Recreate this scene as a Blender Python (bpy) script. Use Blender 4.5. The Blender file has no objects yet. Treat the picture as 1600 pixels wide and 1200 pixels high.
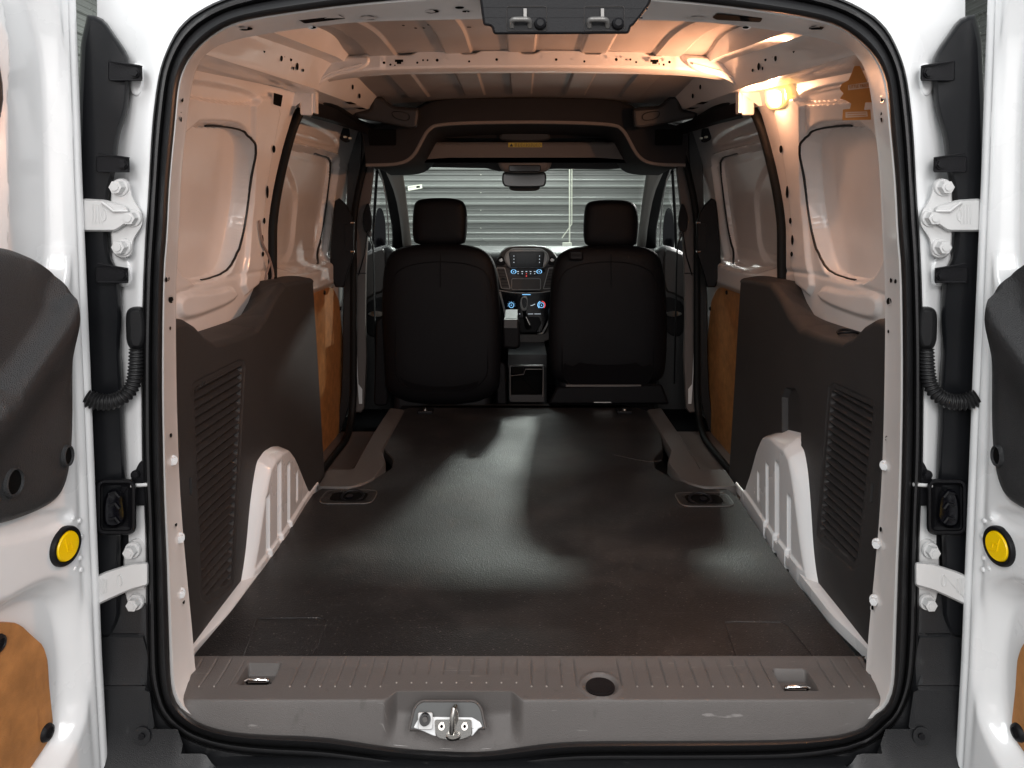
import bpy, bmesh, math, random
import numpy as np
from math import sin, cos, pi, radians, sqrt, atan2
random.seed(4); rng = np.random.default_rng(4)
S = bpy.context.scene; COL = S.collection
# ------------------------------------------------------------------ camera
cam = bpy.data.cameras.new('camera'); camo = bpy.data.objects.new('camera', cam); COL.objects.link(camo)
S.camera = camo
camo.location = (0, 0, .80); camo.rotation_euler = (pi/2, 0, radians(0))
cam.sensor_width = 36; cam.lens = 1155/1600*36
cam.shift_x = -15/1600; cam.shift_y = -265/1600
cam.clip_start = .05; cam.clip_end = 60
# ------------------------------------------------------------------ world and lamps (a lit garage, no sun)
W_ = bpy.data.worlds.new('World'); S.world = W_; W_.use_nodes = True
bg = W_.node_tree.nodes['Background']; bg.inputs[0].default_value = (.93, .97, 1, 1); bg.inputs[1].default_value = .22
def area(name, loc, target, sx, sy, power, col=(1, 1, 1), spread=180):
    l = bpy.data.lights.new(name, 'AREA'); l.shape = 'RECTANGLE'; l.size = sx; l.size_y = sy
    l.energy = power; l.color = col; l.spread = radians(spread)
    o = bpy.data.objects.new(name, l); COL.objects.link(o); o.location = loc
    from mathutils import Vector
    d = Vector(target)-Vector(loc); o.rotation_euler = d.to_track_quat('-Z', 'Y').to_euler()
    return o
area('ceiling_strip_lamp', (-1.3, -.9, 2.7), (-.3, 1.3, .5), .5, 2.2, 36, (.97, 1, 1))
area('ceiling_strip_lamp', (1.3, -.9, 2.7), (.3, 1.3, .5), .5, 2.2, 33, (1, .985, .98))
area('ceiling_strip_lamp', (0, -1.8, 1.9), (0, 1.6, .2), 1.6, .5, 24, (1, .97, .95))
area('rear_fill_light', (.1, -2.3, 1.15), (.05, 2, .75), 2.6, 1.5, 18, (1, .955, .93))  # added fill panel, not a window; brightens the load space from behind the camera
area('ceiling_strip_lamp', (.3, 7.35, 3.2), (.1, 7.95, .6), 6.5, .2, 165, (.95, 1, .97))
area('ceiling_strip_lamp', (.6, 5.3, 3.0), (.2, 4.2, .3), 2.4, .4, 30, (.93, 1, .96))
area('work_lamp', (.66, 6.9, 2.5), (-.1, 2.2, 0), .30, .10, 58, (.95, 1, .95))
area('work_lamp', (2.55, 6.6, 2.0), (.2, 2.2, 0), .2, .10, 62, (1, .98, .95))
S.view_settings.view_transform = 'Standard'; S.view_settings.look = 'None'
S.view_settings.exposure = .58; S.view_settings.gamma = 1; S.view_settings.use_curve_mapping = False
S.render.engine = 'CYCLES'
try:
    S.cycles.max_bounces = 8; S.cycles.diffuse_bounces = 7; S.cycles.sample_clamp_indirect = 6
    S.cycles.use_denoising = True
except Exception: pass
# ------------------------------------------------------------------ helpers
F = 1155.; VX = 815.; VY = 335.; CZ = .80; CX = .016
def A(px, py, D): return ((px-VX)/F*D, D, CZ+(VY-py)/F*D)          # point seen at (px,py) at distance D
def FL(px, py, z=0): D = (CZ-z)*F/(py-VY); return A(px, py, D)      # on a level surface
def wx(z): return .74-.09*max(0, (z-.75)/.4)**1.5                   # the side wall leans in towards the roof
def WS(px, py, off=0., base=None):                                  # on the left wall (off = towards the middle)
    z = .8
    for _ in range(12):
        X = (wx(z) if base is None else base+wx(z)-.74)-off
        D = X*F/(VX-px); z = CZ+(VY-py)/F*D
    return (-X, D, z)
def link(o, parent=None, **kw):
    COL.objects.link(o)
    if parent: o.parent = parent
    for k, v in kw.items(): o[k] = v
    return o
class MB:
    def __init__(s): s.v = []; s.f = []; s.m = []; s.mats = []
    def mi(s, mat):
        if mat not in s.mats: s.mats.append(mat)
        return s.mats.index(mat)
    def add(s, V, Fc, mat):
        n = len(s.v); k = s.mi(mat); s.v += [tuple(map(float, p)) for p in V]
        for f in Fc: s.f.append(tuple(i+n for i in f)); s.m.append(k)
        return s
    def grid(s, X, Y, Z, mat, cu=False, cv=False):
        nu, nv = X.shape; V = np.stack([X, Y, Z], -1).reshape(-1, 3)
        Fc = []
        for i in range(nu if cu else nu-1):
            a = i*nv; b = ((i+1) % nu)*nv
            for j in range(nv if cv else nv-1):
                k = (j+1) % nv
                Fc.append((a+j, b+j, b+k, a+k))
        return s.add(V, Fc, mat)
    def loft(s, rings, mat, closed=True, caps=False):
        R = np.array(rings, float); s.grid(R[..., 0], R[..., 1], R[..., 2], mat, False, closed)
        if caps:
            n = R.shape[1]; b = len(s.v)-R.shape[0]*n; k = s.mi(mat)
            s.f.append(tuple(b+i for i in range(n))[::-1]); s.m.append(k)
            s.f.append(tuple(b+(R.shape[0]-1)*n+i for i in range(n))); s.m.append(k)
        return s
    def poly(s, P, mat): return s.add(P, [tuple(range(len(P)))], mat)
    def box(s, x0, x1, y0, y1, z0, z1, mat):
        V = [(x, y, z) for x in (x0, x1) for y in (y0, y1) for z in (z0, z1)]
        return s.add(V, [(0, 1, 3, 2), (4, 6, 7, 5), (0, 4, 5, 1), (2, 3, 7, 6), (0, 2, 6, 4), (1, 5, 7, 3)], mat)
    def tube(s, P, r, mat, closed=False, seg=10, N=None, flat=1., caps=True):
        P = np.array(P, float); n = len(P); r = np.full(n, r) if np.isscalar(r) else np.array(r)
        if closed: T = np.roll(P, -1, 0)-np.roll(P, 1, 0)
        else: T = np.gradient(P, axis=0)
        T /= np.linalg.norm(T, axis=1)[:, None]+1e-12
        if N is None:
            N = np.array([0, 0, 1.]) if abs(T[:, 2]).mean() < .8 else np.array([0, 1., 0])
        N = np.array(N, float)
        B = np.cross(T, N); B /= np.linalg.norm(B, axis=1)[:, None]+1e-9; N2 = np.cross(B, T)
        a = np.linspace(0, 2*pi, seg, endpoint=False)
        R = P[:, None]+(B[:, None]*np.cos(a)[None, :, None]*flat+N2[:, None]*np.sin(a)[None, :, None])*r[:, None, None]
        s.grid(R[..., 0], R[..., 1], R[..., 2], mat, closed, True)
        if caps and not closed:
            b = len(s.v)-n*seg; k = s.mi(mat)
            s.f.append(tuple(b+i for i in range(seg))[::-1]); s.m.append(k)
            s.f.append(tuple(b+(n-1)*seg+i for i in range(seg))); s.m.append(k)
        return s
    def puff(s, out, rings, mp, mat, hf=None, capmat=None):
        """outline pushed in by each ring's inset (number) or scale ('s',k) at height h"""
        out = np.array(out, float); area2 = 0
        nx = np.roll(out, -1, 0); area2 = (out[:, 0]*nx[:, 1]-nx[:, 0]*out[:, 1]).sum()
        T = np.roll(out, -1, 0)-np.roll(out, 1, 0); T /= np.linalg.norm(T, axis=1)[:, None]+1e-12
        Nn = np.stack([-T[:, 1], T[:, 0]], 1)*(1 if area2 > 0 else -1)
        C = out.mean(0); L = []
        for ins, h in rings:
            P = C+(out-C)*ins[1] if isinstance(ins, tuple) else out+Nn*ins
            L.append([mp(a, b, h+(hf(a, b) if hf else 0)) for a, b in P])
        s.loft(L, mat)
        n = len(out); b = len(s.v)-n; k = s.mi(capmat or mat)
        s.f.append(tuple(b+i for i in range(n))); s.m.append(k)
        return s
    def cyl(s, c, ax, r, h, mat, seg=20, r2=None, cap=True, rot=0):
        c = np.array(c, float); ax = np.array(ax, float); ax /= np.linalg.norm(ax)
        t = np.array([0, 0, 1.]) if abs(ax[2]) < .8 else np.array([1., 0, 0])
        u = np.cross(ax, t); u /= np.linalg.norm(u); w = np.cross(ax, u)
        a = np.linspace(0, 2*pi, seg, endpoint=False)+rot; r2 = r if r2 is None else r2
        R = [c+ax*hh+(u*np.cos(a)[:, None]+w*np.sin(a)[:, None])*rr for hh, rr in ((0, r), (h, r2))]
        return s.loft(R, mat, True, cap)
    def build(s, name, parent=None, mirror=False, angle=35, bevel=0, seg=2, flatten=False, **kw):
        V = s.v; Fc = s.f
        if mirror: V = [(2*CX-x, y, z) for x, y, z in V]; Fc = [f[::-1] for f in Fc]
        me = bpy.data.meshes.new(name); me.from_pydata(V, [], Fc)
        for m in s.mats: me.materials.append(m)
        me.polygons.foreach_set('material_index', s.m); me.update()
        me.polygons.foreach_set('use_smooth', [True]*len(Fc))
        try: me.set_sharp_from_angle(angle=radians(angle))
        except Exception: pass
        o = bpy.data.objects.new(name, me); link(o, parent, **kw)
        if bevel:
            b = o.modifiers.new('bevel', 'BEVEL'); b.width = bevel; b.segments = seg; b.limit_method = 'ANGLE'; b.angle_limit = radians(40)
            b.harden_normals = False
        return o
def chaikin(P, n=2, closed=True):
    P = np.array(P, float)
    for _ in range(n):
        Q = np.roll(P, -1, 0) if closed else P[1:]; P0 = P if closed else P[:-1]
        R = np.empty((2*len(P0), P.shape[1])); R[0::2] = .75*P0+.25*Q; R[1::2] = .25*P0+.75*Q
        if not closed: R = np.vstack([P[:1], R, P[-1:]])
        P = R
    return P
def rpoly(P, r, seg=5):
    P = [np.array(p, float) for p in P]; out = []; n = len(P)
    for i in range(n):
        p = P[i]; a = P[i-1]-p; b = P[(i+1) % n]-p; la = np.linalg.norm(a); lb = np.linalg.norm(b)
        rr = r[i] if hasattr(r, '__len__') else r; d = min(rr, la*.45, lb*.45)
        p0 = p+a/la*d; p1 = p+b/lb*d
        for k in range(seg+1):
            t = k/seg; out.append((1-t)**2*p0+2*t*(1-t)*p+t*t*p1)
    return np.array(out)
def rrect(x0, y0, x1, y1, r, seg=5): return rpoly([(x0, y0), (x1, y0), (x1, y1), (x0, y1)], r, seg)
def ell(cx, cy, a, b, n=20): return [(cx+a*cos(t), cy+b*sin(t)) for t in np.linspace(0, 2*pi, n, endpoint=False)]
def resamp(P, n, closed=False):
    P = np.array(P, float); Q = np.vstack([P, P[:1]]) if closed else P
    d = np.r_[0, np.cumsum(np.linalg.norm(np.diff(Q, axis=0), axis=1))]
    t = np.linspace(0, d[-1], n+1)[:-1] if closed else np.linspace(0, d[-1], n)
    return np.stack([np.interp(t, d, Q[:, k]) for k in range(Q.shape[1])], 1)
def star(P, C, n):
    P = np.array(P, float); th = np.arctan2(P[:, 1]-C[1], P[:, 0]-C[0]); r = np.hypot(P[:, 0]-C[0], P[:, 1]-C[1])
    o = np.argsort(th); th = th[o]; pts = P[o]
    a = np.linspace(-pi, pi, n, endpoint=False); out = []
    th3 = np.r_[th-2*pi, th, th+2*pi]; p3 = np.vstack([pts]*3)
    for t in a:
        i = np.searchsorted(th3, t); p, q = p3[i-1], p3[i]; d = np.array([cos(t), sin(t)]); e = q-p
        m = np.array([[d[0], -e[0]], [d[1], -e[1]]]); s_ = np.linalg.solve(m, p-np.array(C)); out.append(np.array(C)+d*s_[0])
    return np.array(out)
def sdf(U, V, poly):
    P = np.array(poly, float); d = np.full(U.shape, 1e9); ins = np.zeros(U.shape, bool)
    for i in range(len(P)):
        a = P[i]; b = P[(i+1) % len(P)]; e = b-a; wx_ = U-a[0]; wy = V-a[1]
        t = np.clip((wx_*e[0]+wy*e[1])/(e@e+1e-15), 0, 1); d = np.minimum(d, np.hypot(wx_-e[0]*t, wy-e[1]*t))
        c = ((a[1] <= V) & (b[1] > V)) | ((b[1] <= V) & (a[1] > V))
        if e[1] != 0: ins ^= c & (U < a[0]+(V-a[1])/e[1]*e[0])
    return np.where(ins, -d, d)
def sst(x, a, b): t = np.clip((x-a)/(b-a), 0, 1); return t*t*(3-2*t)
def recess(U, V, poly, depth, w): return depth*(1-sst(sdf(U, V, poly), -w, w*.2))
# ------------------------------------------------------------------ materials (all procedural)
def pm(name, col, rough=.5, metal=0., coat=0., bump=None, var=0., vscale=6, spec=.5, emis=None, es=0., rvar=0., sheen=0):
    m = bpy.data.materials.new(name); m.use_nodes = True; nt = m.node_tree; b = nt.nodes['Principled BSDF']
    b.inputs['Base Color'].default_value = (*col, 1); b.inputs['Roughness'].default_value = rough
    b.inputs['Metallic'].default_value = metal; b.inputs['Coat Weight'].default_value = coat; b.inputs['Coat Roughness'].default_value = .06
    b.inputs['Specular IOR Level'].default_value = spec
    tc = nt.nodes.new('ShaderNodeTexCoord')
    def noise(sc, det=3):
        n = nt.nodes.new('ShaderNodeTexNoise'); n.inputs['Scale'].default_value = sc; n.inputs['Detail'].default_value = det
        nt.links.new(tc.outputs['Object'], n.inputs['Vector']); return n
    if var:
        n = noise(vscale, 5); r = nt.nodes.new('ShaderNodeMapRange'); r.inputs[1].default_value = .3; r.inputs[2].default_value = .7
        r.inputs[3].default_value = 1-var; r.inputs[4].default_value = 1+var
        nt.links.new(n.outputs['Fac'], r.inputs[0]); mx = nt.nodes.new('ShaderNodeVectorMath'); mx.operation = 'SCALE'
        mx.inputs[0].default_value = col; nt.links.new(r.outputs[0], mx.inputs['Scale']); nt.links.new(mx.outputs[0], b.inputs['Base Color'])
    if rvar:
        n = noise(vscale*.7, 6); r = nt.nodes.new('ShaderNodeMapRange'); r.inputs[1].default_value = .3; r.inputs[2].default_value = .7
        r.inputs[3].default_value = rough-rvar; r.inputs[4].default_value = rough+rvar
        nt.links.new(n.outputs['Fac'], r.inputs[0]); nt.links.new(r.outputs[0], b.inputs['Roughness'])
    if bump:
        sc, st = bump[:2]; bn = nt.nodes.new('ShaderNodeBump'); bn.inputs['Strength'].default_value = st; bn.inputs['Distance'].default_value = .002
        if len(bump) > 2:
            v = nt.nodes.new('ShaderNodeTexVoronoi'); v.inputs['Scale'].default_value = sc; nt.links.new(tc.outputs['Object'], v.inputs['Vector'])
            nt.links.new(v.outputs['Distance'], bn.inputs['Height'])
        else: nt.links.new(noise(sc, 2).outputs['Fac'], bn.inputs['Height'])
        nt.links.new(bn.outputs[0], b.inputs['Normal'])
    if emis: b.inputs['Emission Color'].default_value = (*emis, 1); b.inputs['Emission Strength'].default_value = es
    return m
PAINT = pm('white_gloss_paint', (.78, .79, .80), .28, coat=.7, bump=(22, .05), var=.02, rvar=.06)
PAINT_IN = pm('white_interior_paint', (.79, .765, .75), .27, coat=.4, bump=(14, .06), var=.05, vscale=5)
ROOFM = pm('bare_roof_skin', (.40, .37, .355), .35, metal=.1, bump=(10, .08), var=.10, vscale=4)
CAST = pm('painted_cast_metal', (.60, .60, .60), .38, bump=(60, .1))
TRIM = pm('charcoal_trim_plastic', (.030, .0283, .0285), .55, bump=(900, .35, 1), spec=.35, var=.05)
DTRIM = pm('black_door_trim_plastic', (.026, .027, .029), .44, bump=(700, .6, 1))
SILLM = pm('grey_brown_sill_plastic', (.102, .092, .088), .5, bump=(900, .3, 1), var=.05, vscale=9, rvar=.06)
STEP = pm('grey_step_plastic', (.08, .073, .070), .45, bump=(900, .25, 1), var=.05)
BLACK = pm('black_plastic', (.006, .006, .0075), .5, bump=(500, .15, 1), spec=.22)
LAMPB = pm('satin_black_housing', (.007, .0075, .009), .30, spec=.36)
BUMP = pm('bumper_plastic', (.009, .0095, .011), .40, bump=(800, .2, 1), rvar=.05)
RUB = pm('black_rubber', (.010, .010, .011), .42, bump=(300, .08))
RUB2 = pm('matt_black_rubber', (.005, .005, .005), .6, spec=.2)
HOLE = pm('dark_opening', (.003, .003, .003), .9, spec=.1)
DARKG = pm('shadow_grey_plastic', (.02, .019, .02), .55)
BOARD = pm('brown_hardboard', (.42, .19, .062), .5, bump=(500, .3), var=.22, vscale=32)
YEL = pm('yellow_plastic', (.95, .62, .0), .3)
STEEL = pm('bright_steel', (.62, .60, .57), .25, metal=1)
ZINC = pm('zinc_plate', (.55, .55, .54), .35, metal=.6, var=.08, vscale=40)
CLOTH = pm('black_seat_cloth', (.0028, .0027, .0036), .9, bump=(1500, .3), spec=.10)
LEATH = pm('black_seat_vinyl', (.0038, .0036, .0046), .5, bump=(700, .2, 1), spec=.13)
HEAD = pm('dark_headliner', (.0125, .0118, .0135), .9, bump=(900, .3))
HEADL = pm('taupe_headliner', (.17, .15, .14), .85, bump=(900, .3))
TAUPE = pm('taupe_pillar_trim', (.13, .105, .095), .5, bump=(900, .2, 1))
DASH = pm('dark_dash_plastic', (.035, .036, .038), .42, bump=(800, .25, 1))
SILV = pm('satin_silver_trim', (.50, .50, .49), .36, metal=.1)
GLOSSB = pm('gloss_black', (.004, .004, .006), .12)
SCREEN = pm('dark_screen', (.003, .005, .010), .15)
CHROME = pm('chrome', (.8, .8, .8), .12, metal=1)
BLUE = pm('lit_blue_ring', (.05, .2, .4), .4, emis=(.25, .6, 1), es=.9)
RED = pm('lit_red_ring', (.4, .02, .02), .4, emis=(1, .08, .08), es=.7)
WHITEL = pm('lit_white_mark', (.5, .5, .5), .5, emis=(.8, .9, 1), es=.5)
GREYM = pm('grey_zinc_catch', (.17, .165, .16), .4, metal=.5)
STICK = pm('white_sticker', (.75, .76, .66), .5)
YSTICK = pm('yellow_sticker', (.6, .45, .05), .5)
INK = pm('printed_ink', (.03, .03, .03), .6)
# ribbed cargo mat: leather grain, faint dust and scuffs
MAT = pm('black_vinyl_mat', (.0115, .0112, .0120), .44, bump=(400, .38, 1), var=.14, vscale=5, rvar=.08)
nt = MAT.node_tree; b = nt.nodes['Principled BSDF']; tc = nt.nodes['Texture Coordinate']
n = nt.nodes.new('ShaderNodeTexNoise'); n.inputs['Scale'].default_value = 240; n.inputs['Detail'].default_value = 0
nt.links.new(tc.outputs['Object'], n.inputs['Vector'])
r = nt.nodes.new('ShaderNodeMapRange'); r.inputs[1].default_value = .77; r.inputs[2].default_value = .79
nt.links.new(n.outputs['Fac'], r.inputs[0])
n2 = nt.nodes.new('ShaderNodeTexNoise'); n2.inputs['Scale'].default_value = 3.2; n2.inputs['Detail'].default_value = 8; n2.inputs['Roughness'].default_value = .65
nt.links.new(tc.outputs['Object'], n2.inputs['Vector'])
r2 = nt.nodes.new('ShaderNodeMapRange'); r2.inputs[1].default_value = .5; r2.inputs[2].default_value = .8; r2.inputs[4].default_value = .22
nt.links.new(n2.outputs['Fac'], r2.inputs[0])
ad = nt.nodes.new('ShaderNodeMath'); ad.operation = 'MAXIMUM'; nt.links.new(r.outputs[0], ad.inputs[0]); nt.links.new(r2.outputs[0], ad.inputs[1])
mx = nt.nodes.new('ShaderNodeMix'); mx.data_type = 'RGBA'; nt.links.new(ad.outputs[0], mx.inputs[0])
src = b.inputs['Base Color'].links[0].from_socket; nt.links.new(src, mx.inputs[6]); mx.inputs[7].default_value = (.16, .14, .13, 1)
nt.links.new(mx.outputs[2], b.inputs['Base Color'])
def scuff(m, col, lo, hi, sx, sy, amt, seed=0.):
    nt = m.node_tree; b = nt.nodes['Principled BSDF']; tc = nt.nodes['Texture Coordinate']; inp = b.inputs['Base Color']
    mp = nt.nodes.new('ShaderNodeMapping'); mp.inputs['Scale'].default_value = (sx, sy, 20); mp.inputs['Rotation'].default_value = (0, 0, .5+seed); mp.inputs['Location'].default_value = (seed, seed, 0)
    nt.links.new(tc.outputs['Object'], mp.inputs[0]); n = nt.nodes.new('ShaderNodeTexNoise'); n.inputs['Scale'].default_value = 1; n.inputs['Detail'].default_value = 4
    nt.links.new(mp.outputs[0], n.inputs['Vector']); r = nt.nodes.new('ShaderNodeMapRange'); r.inputs[1].default_value = lo; r.inputs[2].default_value = hi; r.inputs[4].default_value = amt
    nt.links.new(n.outputs['Fac'], r.inputs[0]); x = nt.nodes.new('ShaderNodeMix'); x.data_type = 'RGBA'; nt.links.new(r.outputs[0], x.inputs[0])
    if inp.is_linked: nt.links.new(inp.links[0].from_socket, x.inputs[6])
    else: x.inputs[6].default_value = inp.default_value
    x.inputs[7].default_value = (*col, 1); nt.links.new(x.outputs[2], inp)
scuff(MAT, (.12, .11, .11), .70, .74, 6, 260, .5); scuff(MAT, (.10, .095, .09), .69, .73, 300, 9, .4, 1.3)
scuff(SILLM, (.32, .30, .29), .68, .73, 14, 320, .5); scuff(SILLM, (.05, .045, .04), .66, .74, 60, 40, .35, 2.1)
scuff(TRIM, (.09, .085, .08), .71, .75, 30, 12, .4, .7); scuff(BUMP, (.06, .06, .06), .68, .74, 40, 90, .4, .4)
scuff(BOARD, (.22, .09, .03), .62, .72, 90, 70, .4, .9)
def glass(name, tint=(.93, .97, .95)):
    m = bpy.data.materials.new(name); m.use_nodes = True; nt = m.node_tree; nt.nodes.remove(nt.nodes['Principled BSDF'])
    o = nt.nodes['Material Output']; t = nt.nodes.new('ShaderNodeBsdfTransparent'); t.inputs[0].default_value = (*tint, 1)
    g = nt.nodes.new('ShaderNodeBsdfGlossy'); g.inputs['Roughness'].default_value = .02; f = nt.nodes.new('ShaderNodeLayerWeight'); f.inputs[0].default_value = .12
    x = nt.nodes.new('ShaderNodeMixShader'); nt.links.new(f.outputs[0], x.inputs[0]); nt.links.new(t.outputs[0], x.inputs[1]); nt.links.new(g.outputs[0], x.inputs[2])
    nt.links.new(x.outputs[0], o.inputs[0]); return m
TRANS = bpy.data.materials.new('translucent_sticker'); TRANS.use_nodes = True; nt = TRANS.node_tree; nt.nodes.remove(nt.nodes['Principled BSDF']); tb = nt.nodes.new('ShaderNodeBsdfTranslucent'); tb.inputs[0].default_value = (.85, .86, .74, 1); nt.links.new(tb.outputs[0], nt.nodes['Material Output'].inputs[0])
GLASS = glass('window_glass')
WALLM = pm('corrugated_galvanised_sheet', (.21, .218, .208), .30, metal=.25, var=.06, vscale=1.5, rvar=.06)
CONC = pm('concrete_floor', (.25, .24, .23), .6, var=.12, vscale=2)
# ------------------------------------------------------------------ garage round the van
g = MB(); g.box(-4, 4.2, -3, 9, -.75, -.65, CONC); g.build('floor', kind='structure')
def corr(name, p0, p1, z0, z1, nrm, label):
    m = MB(); pitch = .192; zs = []; hs = []
    z = z0; k = 0
    while z < z1:
        for a, h in ((0, 0), (.014, .024), (.03, .024), (.044, 0), (.078, 0), (.086, .007), (.098, .007), (.106, 0), (.142, 0), (.15, .007), (.162, .007), (.17, 0)):
            zs.append(z+a); hs.append(h)
        z += pitch
    zs = np.array(zs); hs = np.array(hs); p0 = np.array(p0, float); p1 = np.array(p1, float); nrm = np.array(nrm, float)
    L = [[(*(p+nrm*h), zz) for zz, h in zip(zs, hs)] for p in (p0, p1)]
    R = np.array([[(a[0], a[1], a[2]) for a in row] for row in L])
    m.grid(R[..., 0], R[..., 1], R[..., 2], WALLM)
    back = [(p0[0]-nrm[0]*.05, p0[1]-nrm[1]*.05), (p1[0]-nrm[0]*.05, p1[1]-nrm[1]*.05)]
    m.add([(*back[0], z0), (*back[1], z0), (*back[1], z1), (*back[0], z1)], [(0, 1, 2, 3)], WALLM)
    return m.build(name, angle=20, label=label, category='wall')
fw = corr('corrugated_wall', (-4, 8), (4.2, 8), -.65, 3.25, (0, -1), 'grey corrugated metal wall straight ahead beyond the windscreen')
corr('corrugated_wall', (-4, 2.4), (-4, 7.9), -.65, 3.25, (1, 0), 'grey corrugated metal side wall glimpsed past the top left corner of the van')
corr('corrugated_wall', (4.2, 2.4), (4.2, 7.9), -.65, 3.25, (-1, 0), 'grey corrugated metal side wall glimpsed past the top right corner of the van')
for xx in (-2.05, -.44, 2.2):
    m = MB()
    for k in range(16): m.cyl((xx, 7.978, -.5+k*.192), (0, -1, 0), .006, .008, STICK, 8)
    m.build('screw_row', fw)
m = MB(); P = [A(890, y, 7.93) for y in np.linspace(-40, 383, 12)]
m.tube(P, .008, STICK, N=(0, 1, 0)); P = [A(894.5, -40, 7.93), A(893.5, 350, 7.93), A(878, 372, 7.93)]; m.tube(P, .006, STICK, N=(0, 1, 0))
cp = m.build('power_cord', label='white cord and conduit running down the corrugated wall ahead of the windscreen', category='cord')
m = MB(); a = A(886, 386, 7.93); m.box(a[0]-.05, a[0]+.05, 7.9, 7.95, a[2]-.03, a[2]+.05, STICK)
m.build('junction_box', bevel=.006, label='small white junction box at the foot of the wall cord', category='electrical box')
# ------------------------------------------------------------------ the van
VAN = bpy.data.objects.new('cargo_van', None); link(VAN, None, label='white cargo van seen through its open rear doors into the empty load space', category='van')
VAN.location = (0, 0, 0)
C0 = (832, 560)
def sym(L): return L+[(1664-x, y) for x, y in L[::-1]]
inner = [(832, -8), (700, -6), (633, -2), (533, 8), (467, 17), (400, 27), (360, 37), (333, 53), (310, 72), (293, 93), (282, 117), (277, 140), (272, 200), (267, 250), (263, 300), (260, 367), (255, 420), (253, 533), (253, 633), (255, 733), (257, 800), (260, 867), (262, 933), (264, 1000), (266, 1065), (272, 1093), (287, 1113), (310, 1130), (347, 1142), (400, 1148),
         (500, 1151), (560, 1160), (620, 1169), (700, 1175), (760, 1175), (810, 1168), (860, 1161), (920, 1158), (1050, 1158), (1200, 1157), (1267, 1154), (1325, 1147), (1362, 1130), (1382, 1107), (1393, 1085), (1398, 1065)]
inner += [(1664-x, y) for x, y in inner[1:28][::-1]]
outer = [(832, -52), (560, -42), (450, -28), (370, -10), (325, 8), (287, 33), (267, 63), (252, 100), (245, 133), (237, 200), (232, 300), (225, 400), (221, 533), (221, 633), (222, 733), (226, 800), (228, 867), (228, 933), (229, 1000), (230, 1060), (237, 1090), (250, 1123), (283, 1153), (333, 1172), (400, 1182),
         (500, 1187), (560, 1194), (620, 1202), (700, 1209), (760, 1209), (810, 1203), (860, 1197), (920, 1193), (1050, 1193), (1200, 1192), (1267, 1188), (1350, 1172), (1400, 1135), (1422, 1090), (1430, 1060)]
outer += [(1664-x, y) for x, y in outer[1:19][::-1]]
flange = [(832, 28), (745, 30), (570, 33), (480, 43), (400, 55), (353, 66), (328, 78), (312, 96), (303, 117), (297, 150), (291, 200), (285, 250), (282, 300), (278, 400), (275, 440), (275, 550), (278, 700), (283, 800), (292, 900), (298, 960), (302, 1005), (306, 1060), (330, 1110), (400, 1130), (832, 1140)]
flange += [(1664-x-6, y) for x, y in flange[1:-1][::-1]]
NA = 360
Pi = star(chaikin(inner, 1), C0, NA); Po = star(chaikin(outer, 1), C0, NA); Pf = star(chaikin(flange, 1), C0, NA)
def ringD(P, D): return [A(x, y, D) for x, y in P]
def mixr(a, b, t): return a*(1-t)+b*t
# black door seal: a fat inner bulb and a flatter outer lip
m = MB(); prof = [(-.02, .020), (.0, -.002), (.10, -.014), (.22, -.018), (.36, -.014), (.47, -.003), (.52, .006), (.56, .0), (.66, -.009), (.78, -.010), (.84, -.004), (.88, .001), (.93, -.003), (1.0, .001), (1.02, .014)]
m.loft([ringD(mixr(Pi, Po, t), 1.195+d) for t, d in prof], RUB)
m.build('door_seal', VAN, angle=60)
# painted flange between seal and load space
m = MB()
m.loft([ringD(mixr(Pi, Pf, -.15), 1.205), ringD(mixr(Pi, Pf, .12), 1.207), ringD(mixr(Pi, Pf, .2), 1.214), ringD(mixr(Pi, Pf, .8), 1.285), ringD(mixr(Pi, Pf, .95), 1.296), ringD(Pf, 1.30),
        [tuple(np.array(A(x, y, 1.345))+np.array([(x-C0[0])/F*.06, 0, -(y-C0[1])/F*.06])) for x, y in Pf]], PAINT_IN)
def FLG(px, py, off=.002):   # point on the flange seen at px,py
    i = np.argmin(np.abs(np.arctan2(Pi[:, 1]-C0[1], Pi[:, 0]-C0[0])-atan2(py-C0[1], px-C0[0])))
    ri = np.hypot(*(Pi[i]-C0)); rf = np.hypot(*(Pf[i]-C0)); t = (ri-np.hypot(px-C0[0], py-C0[1]))/(ri-rf+1e-9)
    D = float(np.interp(t, [0, .12, .2, .8, 1], [1.205, 1.207, 1.214, 1.285, 1.30]))-off
    return A(px, py, D)
def decal(m, fn, P, mat): m.poly([fn(x, y) for x, y in P], mat)
for x, y, a, b_ in [(285, 155, 2, 5), (283, 183, 1.5, 8), (256+4, 437, 2, 4), (263, 435, 2, 4), (267, 468, 4, 6), (266, 513, 1.5, 3), (267, 680, 2, 4), (275, 819, 2, 4), (287, 940, 2, 4), (1378, 155, 2, 4.5), (1377, 183, 1.5, 8), (1392, 438, 2, 4), (1399, 440, 2, 4), (1389, 471, 4, 6), (1388, 518, 1.5, 3), (1385, 685, 2, 4), (1376, 827, 2, 4), (1363, 950, 2, 4),
                    (383, 45, 12, 3), (1276, 44, 13, 3), (575, 28, 14, 3), (675, 18, 11, 3), (718, 12, 7, 2), (488, 43, 6, 2), (1088, 28, 14, 2.5), (1166, 43, 6, 2), (728, 18, 6, 1.5)]:
    decal(m, lambda x, y: FLG(x, y, .0025), ell(x, y, a+1.3, b_+1.3, 14), PAINT_IN); decal(m, lambda x, y: FLG(x, y, .0035), ell(x, y, a, b_, 14), HOLE)
for P in ([(463, 29), (530, 23), (541, 29), (476, 37)], [(1112, 27), (1120, 21), (1192, 28), (1188, 35), (1120, 31)]):
    decal(m, lambda x, y: FLG(x, y, .0035), rpoly(P, 3, 3), HOLE)
m.build('rear_door_frame', VAN, angle=40)
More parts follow.
